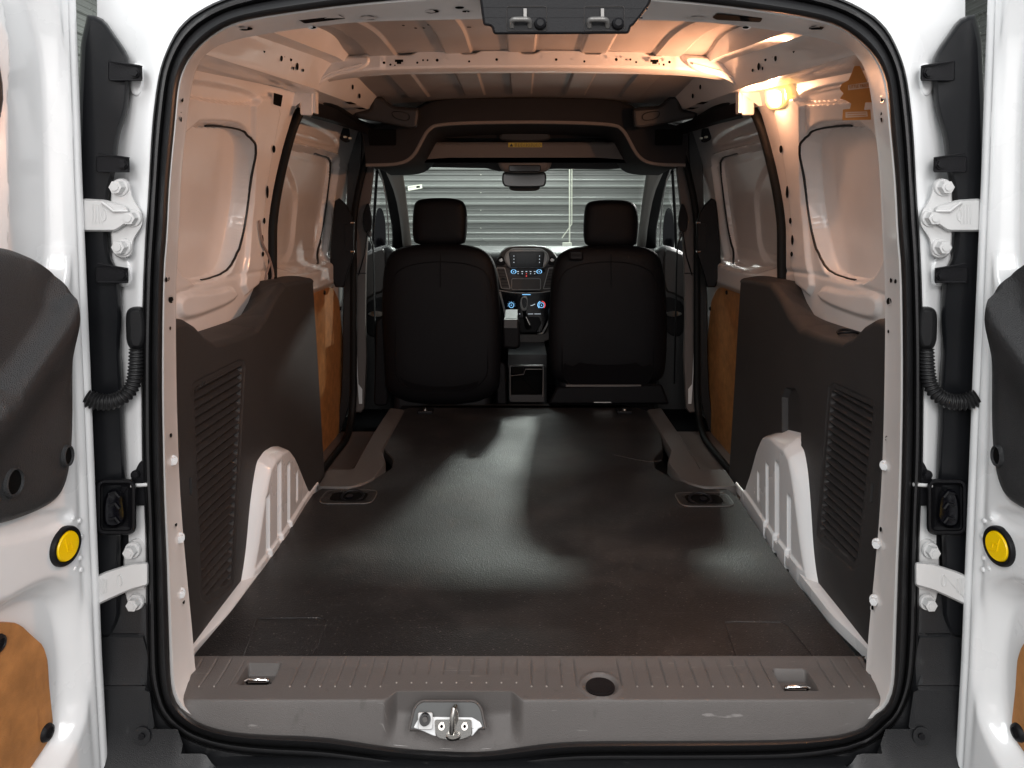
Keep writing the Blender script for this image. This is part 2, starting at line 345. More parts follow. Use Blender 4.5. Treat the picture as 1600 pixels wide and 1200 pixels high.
def bolt(m, c, ax, r, mat, h=.008):
    c = np.array(c, float); ax = np.array(ax, float)/np.linalg.norm(ax)
    m.cyl(c, ax, r*1.35, h*.25, mat, 20, r*1.25); m.cyl(c+ax*h*.25, ax, r, h*.75, mat, 6, r*.97); m.cyl(c+ax*h, ax, r*.55, h*.12, mat, 12)
for x, y in [(269, 719), (280, 840), (281, 926), (1383, 727), (1371, 849), (1367, 937)]:
    m = MB(); s_ = 1 if x < 800 else -1; bolt(m, FLG(x, y, -.001), (s_*.6, -.8, .05), .0068, PAINT, .012); m.build('flange_bolt', VAN)
# body shell: rear face, then sides, roof and underside
def outl(hw, zt, zb, D, r=.16):
    P = rpoly([(-hw+CX, zb), (hw+CX, zb), (hw+CX, zt), (-hw+CX, zt)], [.1, .1, r, r], 12)
    px = np.stack([VX+P[:, 0]*F/D, VY-(P[:, 1]-CZ)*F/D], 1); S_ = star(px, C0, NA); return [A(x, y, D) for x, y in S_]
m = MB(); body = [ringD(mixr(Pi, Po, .98), 1.203), ringD(mixr(Pi, Po, 1.25), 1.204), ringD(mixr(Pi, Po, 1.5), 1.212), ringD(mixr(Pi, Po, 1.95), 1.216), ringD(mixr(Pi, Po, 2.3), 1.235),
        outl(.728, 1.335, -.26, 1.24, .14), outl(.742, 1.345, -.28, 1.262, .15), outl(.79, 1.36, -.30, 1.45, .14), outl(.87, 1.37, -.32, 1.8, .12), outl(.885, 1.37, -.32, 3.25, .12)]
m.loft(body, PAINT)
m.build('body_shell', VAN, angle=50)
# ------------------------------------------------------------------ outside of the rear opening, both sides
BOTH = (False, True)
def AD(D0): return lambda a, b, h: A(a, b, D0-h)
for mir in BOTH:
    # black lamp housing with screwed tabs
    P = [(128, 22), (161, 26), (177, 50), (201, 84), (204, 100), (203, 147), (199, 178), (188, 207), (184, 235), (182, 268), (173, 292), (171, 330), (168, 370), (173, 402), (184, 420), (190, 450), (192, 500), (189, 540), (193, 600), (194, 660), (198, 733), (197, 760), (188, 860), (190, 1000), (128, 1000), (122, 700), (118, 400), (120, 200)]
    m = MB(); m.puff(resamp(chaikin(P, 1), 160, True), [(0, -.03), (0, -.004), (1.5, .004), (4, .009), (8, .013)], AD(1.205), LAMPB)
    lh = m.build('lamp_housing', VAN, mir, 50)
    for (x, y, w) in ((211, 114, 11), (192, 257, 10), (191, 430, 9)):
        m = MB(); m.puff(rpoly([(x-42, y-20 if y < 200 else y-13), (x+w, y-12), (x+w+1, y+12), (x-42, y+12)], 4, 3), [(0, -.02), (0, .0), (1.5, .0015)], AD(1.185), BLACK)
        m.cyl(A(x, y, 1.183), (0, -1, 0), .0085, .003, BLACK, 20); m.cyl(A(x, y, 1.180), (0, -1, 0), .006, .004, BLACK, 6)
        m.tube([A(x-38, y-18, 1.177), A(x+w, y-10, 1.180)], .0015, BLACK, seg=6); m.tube([A(x-38, y+11, 1.177), A(x+w, y+11, 1.180)], .0015, BLACK, seg=6)
        m.build('screw_tab', lh, mir, 40)
    # upper hinge
    P = [(173, 300), (177, 284), (190, 277), (203, 283), (206, 303), (213, 318), (223, 330), (225, 352), (213, 368), (208, 378), (208, 393), (203, 402), (190, 405), (176, 398), (173, 370)]
    m = MB(); m.puff(resamp(chaikin(P, 2), 80, True), [(0, -.02), (0, .003), (2, .006)], AD(1.197), CAST)
    arm = rpoly([(128, 310), (165, 312), (200, 322), (205, 345), (180, 362), (128, 362)], 6, 4)
    m.puff(arm, [(0, -.016), (0, .012), (3, .018)], AD(1.195), CAST)
    m.tube([A(160, 316, 1.176), A(178, 330, 1.175), A(200, 330, 1.178)], .003, CAST, seg=8)
    for i in range(4): m.tube([A(145+i*5, 318+i, 1.1765), A(145+i*5, 350, 1.1765)], .0009, CAST, seg=4)
    hg = m.build('door_hinge', VAN, mir, 45)
    m = MB(); m.tube([A(162+4*cos(t), 336+9*sin(t), 1.1765) for t in np.linspace(0, 2*pi, 17)[:-1]], .001, CAST, True, 5, N=(0, 1, 0)); m.build('cast_mark', hg, mir)
    for x, y in ((189, 293), (209, 341), (193, 386)):
        m = MB(); bolt(m, A(x, y, 1.192), (-.05, -1, 0), .011, CAST, .016); m.build('bolt', hg, mir)
    # lower hinge
    P = [(192, 880), (197, 850), (210, 840), (226, 842), (232, 870), (232, 955), (212, 957), (198, 945), (195, 925)]
    m = MB(); m.puff(resamp(chaikin(P, 2), 60, True), [(0, -.03), (0, .0), (2, .003)], AD(1.206), CAST)
    arm = rpoly([(140, 905), (165, 893), (205, 880), (232, 878), (232, 915), (205, 922), (180, 933), (140, 952)], 5, 3)
    m.puff(arm, [(0, -.016), (0, .006), (2.5, .011)], AD(1.183), CAST)
    for i in range(5): m.tube([A(150+i*4, 903+i-2, 1.1715), A(150+i*4, 934-i*2, 1.1715)], .0009, CAST, seg=4)
    hg = m.build('door_hinge', VAN, mir, 45)
    m = MB(); m.tube([A(187+3.5*cos(t), 907+9*sin(t), 1.1715) for t in np.linspace(0, 2*pi, 17)[:-1]], .001, CAST, True, 5, N=(0, 1, 0)); m.build('cast_mark', hg, mir)
    for x, y in ((208, 859), (227, 905), (213, 940)):
        m = MB(); bolt(m, A(x, y, 1.2), (-.05, -1, 0), .010, CAST, .014); m.build('bolt', hg, mir)
    # corrugated cable boot
    def sm(P, n): return resamp(chaikin(np.array(P, float), 3, False), n)
    m = MB(); c = sm([A(213, 545, 1.19), A(212, 585, 1.187), A(205, 610, 1.182), (*A(185, 626, 1.175),), A(160, 630, 1.17), A(135, 622, 1.165)], 190)
    rr = .0110+.0014*np.cos(np.arange(190)/190*2*pi*24); rr *= np.linspace(.92, 1.12, 190)
    m.tube(c, rr, RUB, seg=18, N=(0, 1, 0))
    m.puff(resamp(chaikin([(198, 548), (196, 500), (198, 484), (210, 478), (228, 480), (229, 548)], 2), 50, True), [(0, -.01), (0, .002), (3, .012), (8, .016)], AD(1.2), RUB)
    m.build('cable_boot', VAN, mir, 60)
    # door check arm cover
    m = MB(); m.puff(rrect(150, 748, 213, 836, 16), [(0, -.06), (0, .004), (2.5, .009), (6, .009), (8, -.006), (13, -.008)], AD(1.185), BLACK)
    m.puff(chaikin([(165, 770), (178, 762), (192, 768), (196, 790), (198, 815), (180, 826), (162, 822), (160, 795)], 2), [(0, -.01), (0, .004), (4, .01)], AD(1.19), GLOSSB)
    for y in (772, 790, 812): m.tube([A(170, y, 1.178), A(180, y-3, 1.177), A(186, y+5, 1.178)], .002, BLACK, seg=6)
    m.build('check_arm_cover', VAN, mir, 45)
    m = MB(); m.puff(rpoly([(203, 752), (218, 722), (234, 712), (234, 790), (205, 790)], 4, 3), [(0, -.02), (0, 0), (1.5, .0015)], AD(1.196), BLACK)
    m.cyl(A(213, 741, 1.195), (0, -1, 0), .0075, .004, BLACK, 20); m.cyl(A(213, 741, 1.19), (0, -1, 0), .005, .003, BLACK, 6)
    m.tube([A(205, 759, 1.19), A(234, 757, 1.19)], .003, CAST, seg=8); m.build('bracket', VAN, mir, 45)
    m = MB(); m.puff(rpoly([(118, 835), (205, 835), (212, 850), (200, 880), (195, 960), (118, 960)], 8, 4), [(0, -.02), (0, 0)], AD(1.215), BLACK); m.build('bracket_shroud', VAN, mir)
# bumper: one moulding right across, with a step below the seal
m = MB(); xs = np.linspace(-.86, .892, 220); k = 26
prof = [(1.232, .185), (1.215, .186), (1.205, .180), (1.2, .150), (1.197, .122), (1.1995, .119), (1.195, .116), (1.19, .06), (1.186, .045), (1.1885, .042), (1.184, .038), (1.178, -.02), (1.172, -.055), (1.158, -.082), (1.12, -.094), (1.06, -.10), (1.03, -.107), (1.012, -.13), (1.0, -.19), (.995, -.30), (1.02, -.36)]
X = np.repeat(xs[:, None], len(prof), 1); Y = np.zeros_like(X); Z = np.zeros_like(X)
for j, (d, z) in enumerate(prof):
    side = np.clip((np.abs(xs-CX)-.60)/.10, 0, 1); zz = z
    Y[:, j] = d; Z[:, j] = z
    if z > -.075:   # between the sides the moulding stays below the seal
        bb = float(np.interp(z, [-.055, -.02, .02, .06], [.50, .545, .585, .605])); mid = 1-sst(np.abs(xs-CX), bb, bb+.02); Z[:, j] = z*(1-mid)+mid*min(z, -.075-.004*(len(prof)-j)/20); Y[:, j] = d*(1-mid)+mid*min(d, 1.20)
m.grid(X, Y, Z, BUMP)
bp = m.build('rear_bumper', VAN, angle=30)
for mir in BOTH:
    m = MB(); m.cyl(A(222, 1150, 1.175), (0, -1, .15), .014, .002, BUMP, 24); m.cyl(A(222, 1150, 1.173), (0, -1, .15), .005, .003, BLACK, 12); m.build('bumper_screw', bp, mir)
# ------------------------------------------------------------------ rear doors, swung wide open
TH = radians(8); sT, cT = sin(TH), cos(TH)
def xe(z): return -np.interp(z, [-.3, -.08, .1, .2, .55, .85, 1.0, 1.3], [.640, .654, .664, .668, .682, .695, .70, .712])
def door_uz(px, py):
    rx = (px-VX)/F; z = .8; u = 0
    for _ in range(12):
        e = float(xe(z)); u = (rx*1.18-e)/(rx*cT-sT); D = 1.18-cT*u; z = CZ+(VY-py)/F*D
    return u, z
def dpos(u, z, h=0): return (xe(z)-sT*u+cT*h, 1.18-cT*u-sT*h, z)   # h = out of the inner face
def DM(a, b, h): u, z = door_uz(a, b); return dpos(u, z, h)
us = np.r_[0, np.linspace(.0015, .30, 110), np.linspace(.31, .66, 12)]; zs = np.linspace(-.20, 1.26, 300)
U, V = np.meshgrid(us, zs, indexing='ij')
pd = lambda P: [door_uz(*p) for p in P]
H = np.zeros_like(U)
H -= recess(U, V, pd(chaikin([(30, -60), (75, -30), (92, 30), (103, 80), (109, 150), (113, 300), (114, 420), (90, 480), (-60, 470), (-200, 300), (-200, -60)], 2)), .030, .022)
H += recess(U, V, pd(chaikin([(6, -60), (22, 30), (30, 90), (24, 150), (28, 300), (24, 470), (-200, 460), (-200, -60)], 2)), .024, .008)
H -= recess(U, V, pd(chaikin([(-300, 990), (0, 945), (50, 915), (90, 900), (122, 915), (136, 960), (142, 1040), (138, 1110), (112, 1180), (60, 1260), (-300, 1290)], 3)), .034, .030)
H -= recess(U, V, pd(chaikin([(-200, 780), (60, 800), (110, 790), (118, 812), (80, 835), (0, 852), (-200, 880)], 2)), .008, .008)
H -= .010*np.clip(1-U/.010, 0, 1)**2                       # rolled edge
H -= .004*np.exp(-((U-.020)/.0025)**2)                      # hem line along the edge
H -= .003*np.exp(-((U-.036-.004*np.sin(V*5))/.006)**2)*sst(V, -.2, .2)
X = xe(V)-sT*U+cT*H; Y = 1.18-cT*U-sT*H
DOORS = []
for mir in BOTH:
    m = MB(); m.grid(X, Y, V, PAINT)
    # edge and outer skin
    ze = zs[::6]; R = []
    for du, hh in ((0, -.010), (-.006, -.018), (-.006, -.05), (-.001, -.056), (.3, -.062), (.66, -.06), (.66, 0)):
        R.append([dpos(du, z, hh) for z in ze])
    R = np.array(R); m.grid(R[..., 0], R[..., 1], R[..., 2], PAINT)
    dr = m.build('rear_door', VAN, mir, 50, label='open rear door on the left' if not mir else 'open rear door on the right')
    DOORS.append(dr)
    # moulded black trim with pull
    P = [(-14, 384), (16, 388), (45, 401), (74, 424), (92, 455), (102, 500), (108, 560), (110, 640), (108, 700), (101, 750), (85, 783), (46, 806), (-14, 824), (-120, 840), (-260, 780), (-300, 560), (-260, 400), (-120, 372)]
    O = resamp(chaikin([door_uz(*p) for p in P], 2), 140, True)
    crest = np.array([door_uz(*p) for p in [(42, 402), (72, 424), (80, 455), (72, 492), (40, 537), (-14, 605), (-130, 740)]])
    def hf(u, z):
        best = 1e9; sg = 1
        for i in range(len(crest)-1):
            a = crest[i]; e = crest[i+1]-a; t = np.clip(((u-a[0])*e[0]+(z-a[1])*e[1])/(e@e), 0, 1); d = np.hypot(u-a[0]-e[0]*t, z-a[1]-e[1]*t)
            if d < best: best = d; sg = np.sign(e[0]*(z-a[1])-e[1]*(u-a[0]))
        return .030*math.exp(-(best/(.055 if sg < 0 else .013))**2)
    ed = sdf(O[:, 0], O[:, 1], O)
    m = MB(); rings = [(0, -.012), (.0015, .0), (.005, .008), (.011, .013), (.02, .016)]+[(('s', k), .017+.004*(1-k)) for k in (.80, .74, .68, .62, .56, .5, .44, .38, .32, .26, .2, .14, .07)]
    m.puff(O, rings, lambda a, b, h: dpos(a, b, h), DTRIM, hf=lambda u, z: hf(u, z)*sst(-float(sdf(np.array([u]), np.array([z]), O)[0]), 0, .02))
    tr = m.build('door_trim', dr, mir, 60)
    for x, y, a, b_ in ((0, 612, 12, 17), (87, 711, 7, 14), (0, 752, 13, 18)):
        m = MB(); c = door_uz(x, y); e = ell(0, 0, 1, 1, 28)
        u1 = abs(door_uz(x+a, y)[0]-c[0]); z1 = b_/F*1.1
        hh = .024 if x < 50 else .0225
        m.loft([[dpos(c[0]+p*u1*k, c[1]+q*z1*k, hh+d) for p, q in e] for k, d in ((1.22, -.006), (1.12, .0005), (1.0, .001), (.93, -.004), (.9, -.0045))], DTRIM)
        m.poly([dpos(c[0]+p*u1*.93, c[1]+q*z1*.93, hh-.003) for p, q in e], HOLE); m.build('grip_hole', tr, mir)
    # release button
    c = door_uz(100, 853); q = lambda k: [(c[0]+.0285*k*cos(t), c[1]+.0285*k*sin(t)) for t in np.linspace(0, 2*pi, 40, endpoint=False)]
    m = MB(); m.loft([[dpos(a, b, h) for a, b in q(k)] for k, h in ((1, -.004), (1, .004), (.95, .007), (.80, .007), (.76, .001))], BLACK)
    rb = m.build('button_bezel', dr, mir, 50)
    m = MB(); m.loft([[dpos(a, b, h) for a, b in q(k)] for k, h in ((.76, -.001), (.75, .0065), (.70, .0085))], YEL); m.poly([dpos(a, b, .0085) for a, b in q(.70)], YEL)
    for P2 in ([(94, 842), (98, 861), (110, 859)], [(98, 850), (104, 848), (105, 855)]):
        m.tube([dpos(*door_uz(*p), .0088) for p in P2], .0009, YEL, seg=6)
    m.build('release_button', dr, mir, 50)
    for x, y in ((115, 810), (125, 814), (128, 838), (126, 872), (118, 888), (127, 890)): 
        m = MB(); cc = door_uz(x, y); m.loft([[dpos(cc[0]+.004*k*cos(t), cc[1]+.004*k*sin(t), h) for t in np.linspace(0, 2*pi, 12, endpoint=False)] for k, h in ((1, -.001), (.8, .0016), (.3, .002))], PAINT, caps=True); m.build('spot_weld', dr, mir, 60)
    P = [(-180, 985), (20, 975), (45, 974), (58, 980), (72, 994), (90, 1010), (97, 1032), (100, 1080), (106, 1135), (102, 1155), (66, 1210), (-180, 1260)]
    m = MB(); m.puff(resamp(rpoly([door_uz(*p) for p in P], .006, 3), 90, True), [(0, -.03), (0, -.012), (.0008, -.011)], lambda a, b, h: dpos(a, b, h-.012), BOARD)
    hb = m.build('hardboard_panel', dr, mir, 40)
    for x, y in ((20, 1008), (95, 1147)):
        m = MB(); cc = door_uz(x, y); m.loft([[dpos(cc[0]+.0125*k*cos(t), cc[1]+.0125*k*sin(t), h-.023) for t in np.linspace(0, 2*pi, 20, endpoint=False)] for k, h in ((1, .0), (.9, .004), (.6, .006), (.5, .0045), (.2, .005))], BLACK, caps=True); m.build('push_clip', hb, mir, 50)
    # window rubber just inside the frame of the photo
    m = MB(); P = [(-18, 80), (-6, 105), (-2, 130), (-1, 155), (-5, 180), (-16, 205)]
    m.tube([dpos(*door_uz(*p), -.002) for p in P], .006, RUB, N=(0, 1, 0)); m.build('window_rubber', dr, mir)
# stampings on the rear face of the body
for mir in BOTH:
    for P in (ell(213, 124, 12, 26, 30), chaikin([(172, 395), (184, 390), (199, 398), (208, 425), (205, 446), (190, 450), (176, 440)], 2)):
        m = MB(); m.puff(P, [(0, -.01), (0, .0005), (2, .003), (5, .004)], AD(1.214), PAINT); m.build('body_stamping', VAN, mir, 60)
# black infill between bumper and seal
m = MB(); idx = [i for i in range(NA) if Po[i][1] > 968]
idx = [i for i in range(NA)]; idx.sort(key=lambda i: (atan2(Po[i][1]-C0[1], Po[i][0]-C0[0])) % (2*pi)); idx = [i for i in idx if Po[i][1] > 972]
rows = []
for t, D in ((.97, 1.206), (1.0, 1.199), (1.3, 1.197), (2.6, 1.196), (2.8, 1.21)):
    Q = mixr(Pi, Po, t); rows.append([A(*Q[i], D) for i in idx])
m.loft(rows, BUMP, closed=False); m.build('bumper_infill', bp, angle=50)
# ------------------------------------------------------------------ load floor
m = MB()
L = [(-.598, 1.332), (-.588, 1.50), (-.586, 1.75), (-.602, 2.11), (-.575, 2.19), (-.50, 2.20), (-.455, 2.22), (-.41, 2.33), (-.42, 2.42), (-.47, 2.52), (-.49, 2.66), (-.50, 3.02), (-.40, 3.12)]
Rr = [(2*CX-.02-x if False else .024-x-.012*0, y) for x, y in L]
Rr = [(.012-x, y) for x, y in L]
out = rpoly(L+Rr[::-1], .02, 3)
m.puff(out, [(0, -.03), (0, -.003), (.003, 0)], lambda a, b, h: (a, b, h), MAT)
# moulded-in lines
def line_on(m, P, r, mat, z=.0): m.tube([(*FL(x, y, z)[:2], z) for x, y in P], r, mat, seg=6, N=(0, 0, 1), flat=1.6)
for P in ([(379, 1026), (401, 968), (404, 966), (498, 965), (509, 968), (510, 975), (487, 1027)], [(1152, 1030), (1134, 977), (1133, 972), (1145, 971), (1220, 972), (1232, 978), (1275, 1030)]):
    line_on(m, rpoly(P, 6, 3)[2:-2] if False else P, .0011, MAT, .0002)
line_on(m, [(960, 711), (1010, 721), (1035, 720)], .0012, MAT)
mat_o = m.build('load_floor_mat', VAN, angle=40)
rimmat = pm('worn_mat_edge', (.10, .09, .085), .4)
for cx_, cy, s_ in ((545, 777, 1), (1100, 781, -1)):
    m = MB(); c = FL(cx_, cy); w, d = .075, .040
    P = rrect(c[0]-w, c[1]-d*1.25, c[0]+w, c[1]+d*1.25, .03, 5)
    m.puff(P, [(-.001, .0), (0, .002), (.003, .0025), (.006, .001), (.012, .0008), (.03, .0012)], lambda a, b, h: (a, b, h), MAT)
    m.tube([(a, b, .0018) for a, b in P], .0011, rimmat, True, 5, N=(0, 0, 1))
    d2 = rrect(c[0]-w*.68, c[1]-d*.75, c[0]+w*.68, c[1]+d*.8, .022, 5); m.poly([(a, b, .0022) for a, b in d2], HOLE)
    td = m.build('tie_down_cup', VAN, angle=50)
    m = MB(); 
    m.tube([(c[0]+s_*.012+.030*cos(t), c[1]-.006+.022*sin(t), .006+.008*sin(t)) for t in np.linspace(0, 2*pi, 25)[:-1]], .0036, BLACK, True, 8)
    m.cyl((c[0]+s_*.005, c[1]-.01, .002), (0, -.2, 1), .010, .007, GLOSSB, 12); m.build('tie_down_ring', td)
# grey step mouldings and the lower step wells
for mir in BOTH:
    P = [(495, 760), (512, 733), (551, 733), (578, 684), (609, 637), (632, 640), (624, 655), (597, 704), (603, 722), (585, 747), (566, 756), (545, 761)]
    P = [FL(x, y, .006)[:2] for x, y in P]
    m = MB(); m.puff(rpoly(P, .012, 3), [(0, -.03), (0, .001), (.004, .006)], lambda a, b, h: (a, b, h), STEP)
    m.build('step_moulding', VAN, mir, 50)
    m = MB(); m.box(-.80, -.46, 2.28, 3.25, -.17, -.155, TAUPE); a = FL(551, 733)[0]
    m.add([FL(512, 734, 0), FL(551, 734, 0), (FL(551, 734, 0)[0], 2.32, -.155), (-.61, 2.32, -.155)], [(0, 1, 2, 3)], DARKG)
    m.add([FL(551, 734, 0), FL(609, 638, 0), (FL(609, 638, 0)[0], 3.1, -.155), (FL(551, 734, 0)[0], 2.32, -.155)], [(0, 1, 2, 3)], DARKG)
    m.build('step_well', VAN, mir)
# sill moulding
xs = np.linspace(-.598, .612, 820); zi = [];
PI_ = np.array(inner[27:49], float)
bx = (np.r_[240, [p[0] for p in inner[23:50]]]); by = np.r_[1066, [p[1] for p in inner[23:50]]]
o_ = np.argsort(bx); bx = bx[o_]; by = by[o_]
px12 = VX+xs*F/1.2; pyb = np.interp(px12, bx, by)
zend = np.minimum(CZ+(VY-pyb)/F*1.2-.008, .004)
zend = np.convolve(np.pad(zend, 8, 'edge'), np.ones(17)/17, 'valid')
xa = (np.array([590, 648, 745, 815])-VX)/F*1.22
notch = sst(xs, (598-VX)/F*1.22, (620-VX)/F*1.22)*(1-sst(xs, (796-VX)/F*1.22, (820-VX)/F*1.22))
K = 60; t = np.linspace(0, 1, K); X = np.repeat(xs[:, None], K, 1); Y = np.zeros_like(X); Z = np.zeros_like(X)
corner = sst(np.abs(xs-.007), .50, .595)
for i in range(len(xs)):
    kd = 1.218+.004*corner[i]+.022*notch[i]; ze_ = zend[i]
    top = t < .55
    Y[i, top] = 1.334+(kd-1.334)*(t[top]/.55)
    q = (t[~top]-.55)/.45
    dn = notch[i]
    fl = 1.199
    # knee then drop: steep wall in the notch, soft roll elsewhere
    yy = kd+(fl-kd)*(q**1.0); soft = -(0-ze_)*(sst(q, -.25, 1.05)-sst(0, -.25, 1.05))/(1-sst(0, -.25, 1.05)); hard = ze_*(.5*sst(q, .0, .30)+.5*np.clip((q-.25)/.75, 0, 1))
    yw = kd+(fl-kd)*np.clip((q-.25)/.75, 0, 1)*1.0
    Y[i, ~top] = yy*(1-dn)+yw*dn; Z[i, ~top] = soft*(1-dn)+hard*dn
    Z[i, top] = 0
grv = np.exp(-(((xs[:, None]-.004) % .0256-.0128)/.0013)**2)*sst(Y, 1.252, 1.258)*(1-sst(Y, 1.325, 1.33))
inn = (np.abs(xs-FL(938, 1073)[0]) < .036)[:, None] | (np.abs(xs-FL(405, 1055)[0]) < .040)[:, None] | (np.abs(xs-FL(1241, 1065)[0]) < .040)[:, None]
sk = 1-(notch[:, None] > .3)*(Y < 1.285)
Z -= .0022*grv*(~inn)*sk
Z += .0012*np.exp(-((Y-1.262)/.003)**2)*(notch[:, None] > .6)*0
def pocket(px, py, w, d, dep, r=.006):
    global Z
    c = FL(px, py); P = rrect(c[0]-w, c[1]-d, c[0]+w, c[1]+d, r, 3); Z = Z-recess(X, Y, P, dep, .004)*(Y > 1.2)
pocket(405, 1053, .030, .028, .018); pocket(1242, 1062, .030, .028, .018)
cpk = FL(938, 1071)
Z -= .004*(1-sst(np.hypot(X-cpk[0], Y-cpk[1]), .024, .030)); Z += .0025*np.exp(-((np.hypot(X-cpk[0], Y-cpk[1])-.033)/.003)**2)
Z += .003*sst(Y, 1.30, 1.334)*(Y > 1.3)
m = MB(); m.grid(X, Y, Z, SILLM)
m.grid(np.array([[-.60, -.60], [.62, .62]]), np.array([[1.334, 1.345]]*2), np.array([[.003, -.02]]*2), SILLM)
DOT = pm('pale_plastic_dot', (.4, .37, .35), .4)
for x in np.arange(-.56, .60, .0256):
    xx = .004+.0128+round((x-.0168)/.0256)*.0256
    yy = 1.262 if 600 < VX+xx*F/1.25 < 830 else 1.252
    if any(abs(xx-FL(p, q)[0]) < .040 for p, q in ((938, 1073), (405, 1055), (1241, 1065))): continue
    m.cyl((xx, yy, -.003), (0, 0, 1), .0014, .0040, DOT, 8)
si = m.build('sill_moulding', VAN, angle=45)
m = MB(); m.cyl((cpk[0], cpk[1], -.006), (0, 0, 1), .0255, .0045, BLACK, 40, .0235); m.cyl((cpk[0], cpk[1], -.0015), (0, 0, 1), .020, .0008, BLACK, 40, .019); m.build('round_plug', si, bevel=.001)
for px, py in ((405, 1055), (1242, 1066)):
    c = FL(px, py); m = MB(); P = rrect(c[0]-.021, c[1]-.014, c[0]+.021, c[1]+.006, .004, 3); m.poly([(a, b, -.0165) for a, b in P], HOLE)
    m.tube([(c[0]-.019, c[1]-.002, -.016), (c[0]-.019, c[1]-.012, -.001), (c[0]-.014, c[1]-.014, .001), (c[0]+.014, c[1]-.014, .001), (c[0]+.019, c[1]-.012, -.001), (c[0]+.019, c[1]-.002, -.016)], .0028, CHROME, seg=10, N=(0, 1, 0))
    m.build('lashing_ring', si)
# latch striker in its metal pocket
def NT(a, b, h): return A(a, b, float(np.interp(b, [1085, 1135, 1170], [1.226, 1.205, 1.200]))-h)
m = MB(); m.puff(rpoly([(640, 1140), (648, 1106), (658, 1096), (742, 1096), (751, 1106), (758, 1138)], [0, 8, 6, 6, 8, 0], 4), [(-3, .0), (-2, .003), (0, .004), (1.5, .002)], NT, SILLM, capmat=pm('galvanised_pocket', (.07, .072, .072), .5, metal=.0))
m.puff(rpoly([(646, 1137), (655, 1121), (675, 1120), (738, 1121), (750, 1128), (754, 1136), (748, 1138), (738, 1150), (720, 1150), (678, 1150), (660, 1142)], 2, 2), [(0, .001), (0, .0045), (.8, .005)], NT, PAINT)
m.puff(rpoly([(679, 1124), (737, 1124), (738, 1149), (722, 1156), (700, 1157), (685, 1154), (680, 1148)], 4, 3), [(0, .001), (0, .0065), (1, .0075)], NT, STEEL)
m.puff(chaikin([(695, 1152), (700, 1146), (718, 1146), (721, 1153), (712, 1158), (702, 1158)], 2), [(0, .002), (0, .012), (3, .014)], NT, STEEL)
m.build('striker_plate', si, angle=40)
m = MB(); m.tube([NT(706, 1150, .004), NT(706, 1140, .018), NT(706.5, 1122, .024), NT(709, 1108, .024), NT(711.5, 1105, .018), NT(713, 1112, .010), NT(712, 1130, .004)], .0042, STEEL, seg=12, N=(1, 0, 0))
m.build('striker_loop', si)
m = MB(); m.puff(rrect(653, 1113, 676, 1140, 3, 3), [(0, .0), (0, .010), (1, .011)], NT, CAST); m.cyl(NT(664, 1124, .010), (0, -1, .4), .0098, .006, GLOSSB, 28, .0085); m.cyl(NT(664, 1124, .0165), (0, -1, .4), .004, .001, STEP, 16)
m.build('rubber_stop', si, angle=40)
for x, y in ((690, 1135), (726, 1135)):
    m = MB(); m.cyl(NT(x, y, .007), (0, -1, .5), .0052, .0016, STEEL, 20); m.cyl(NT(x, y, .0085), (0, -1, .5), .0026, .0008, HOLE, 6); m.build('striker_screw', si)
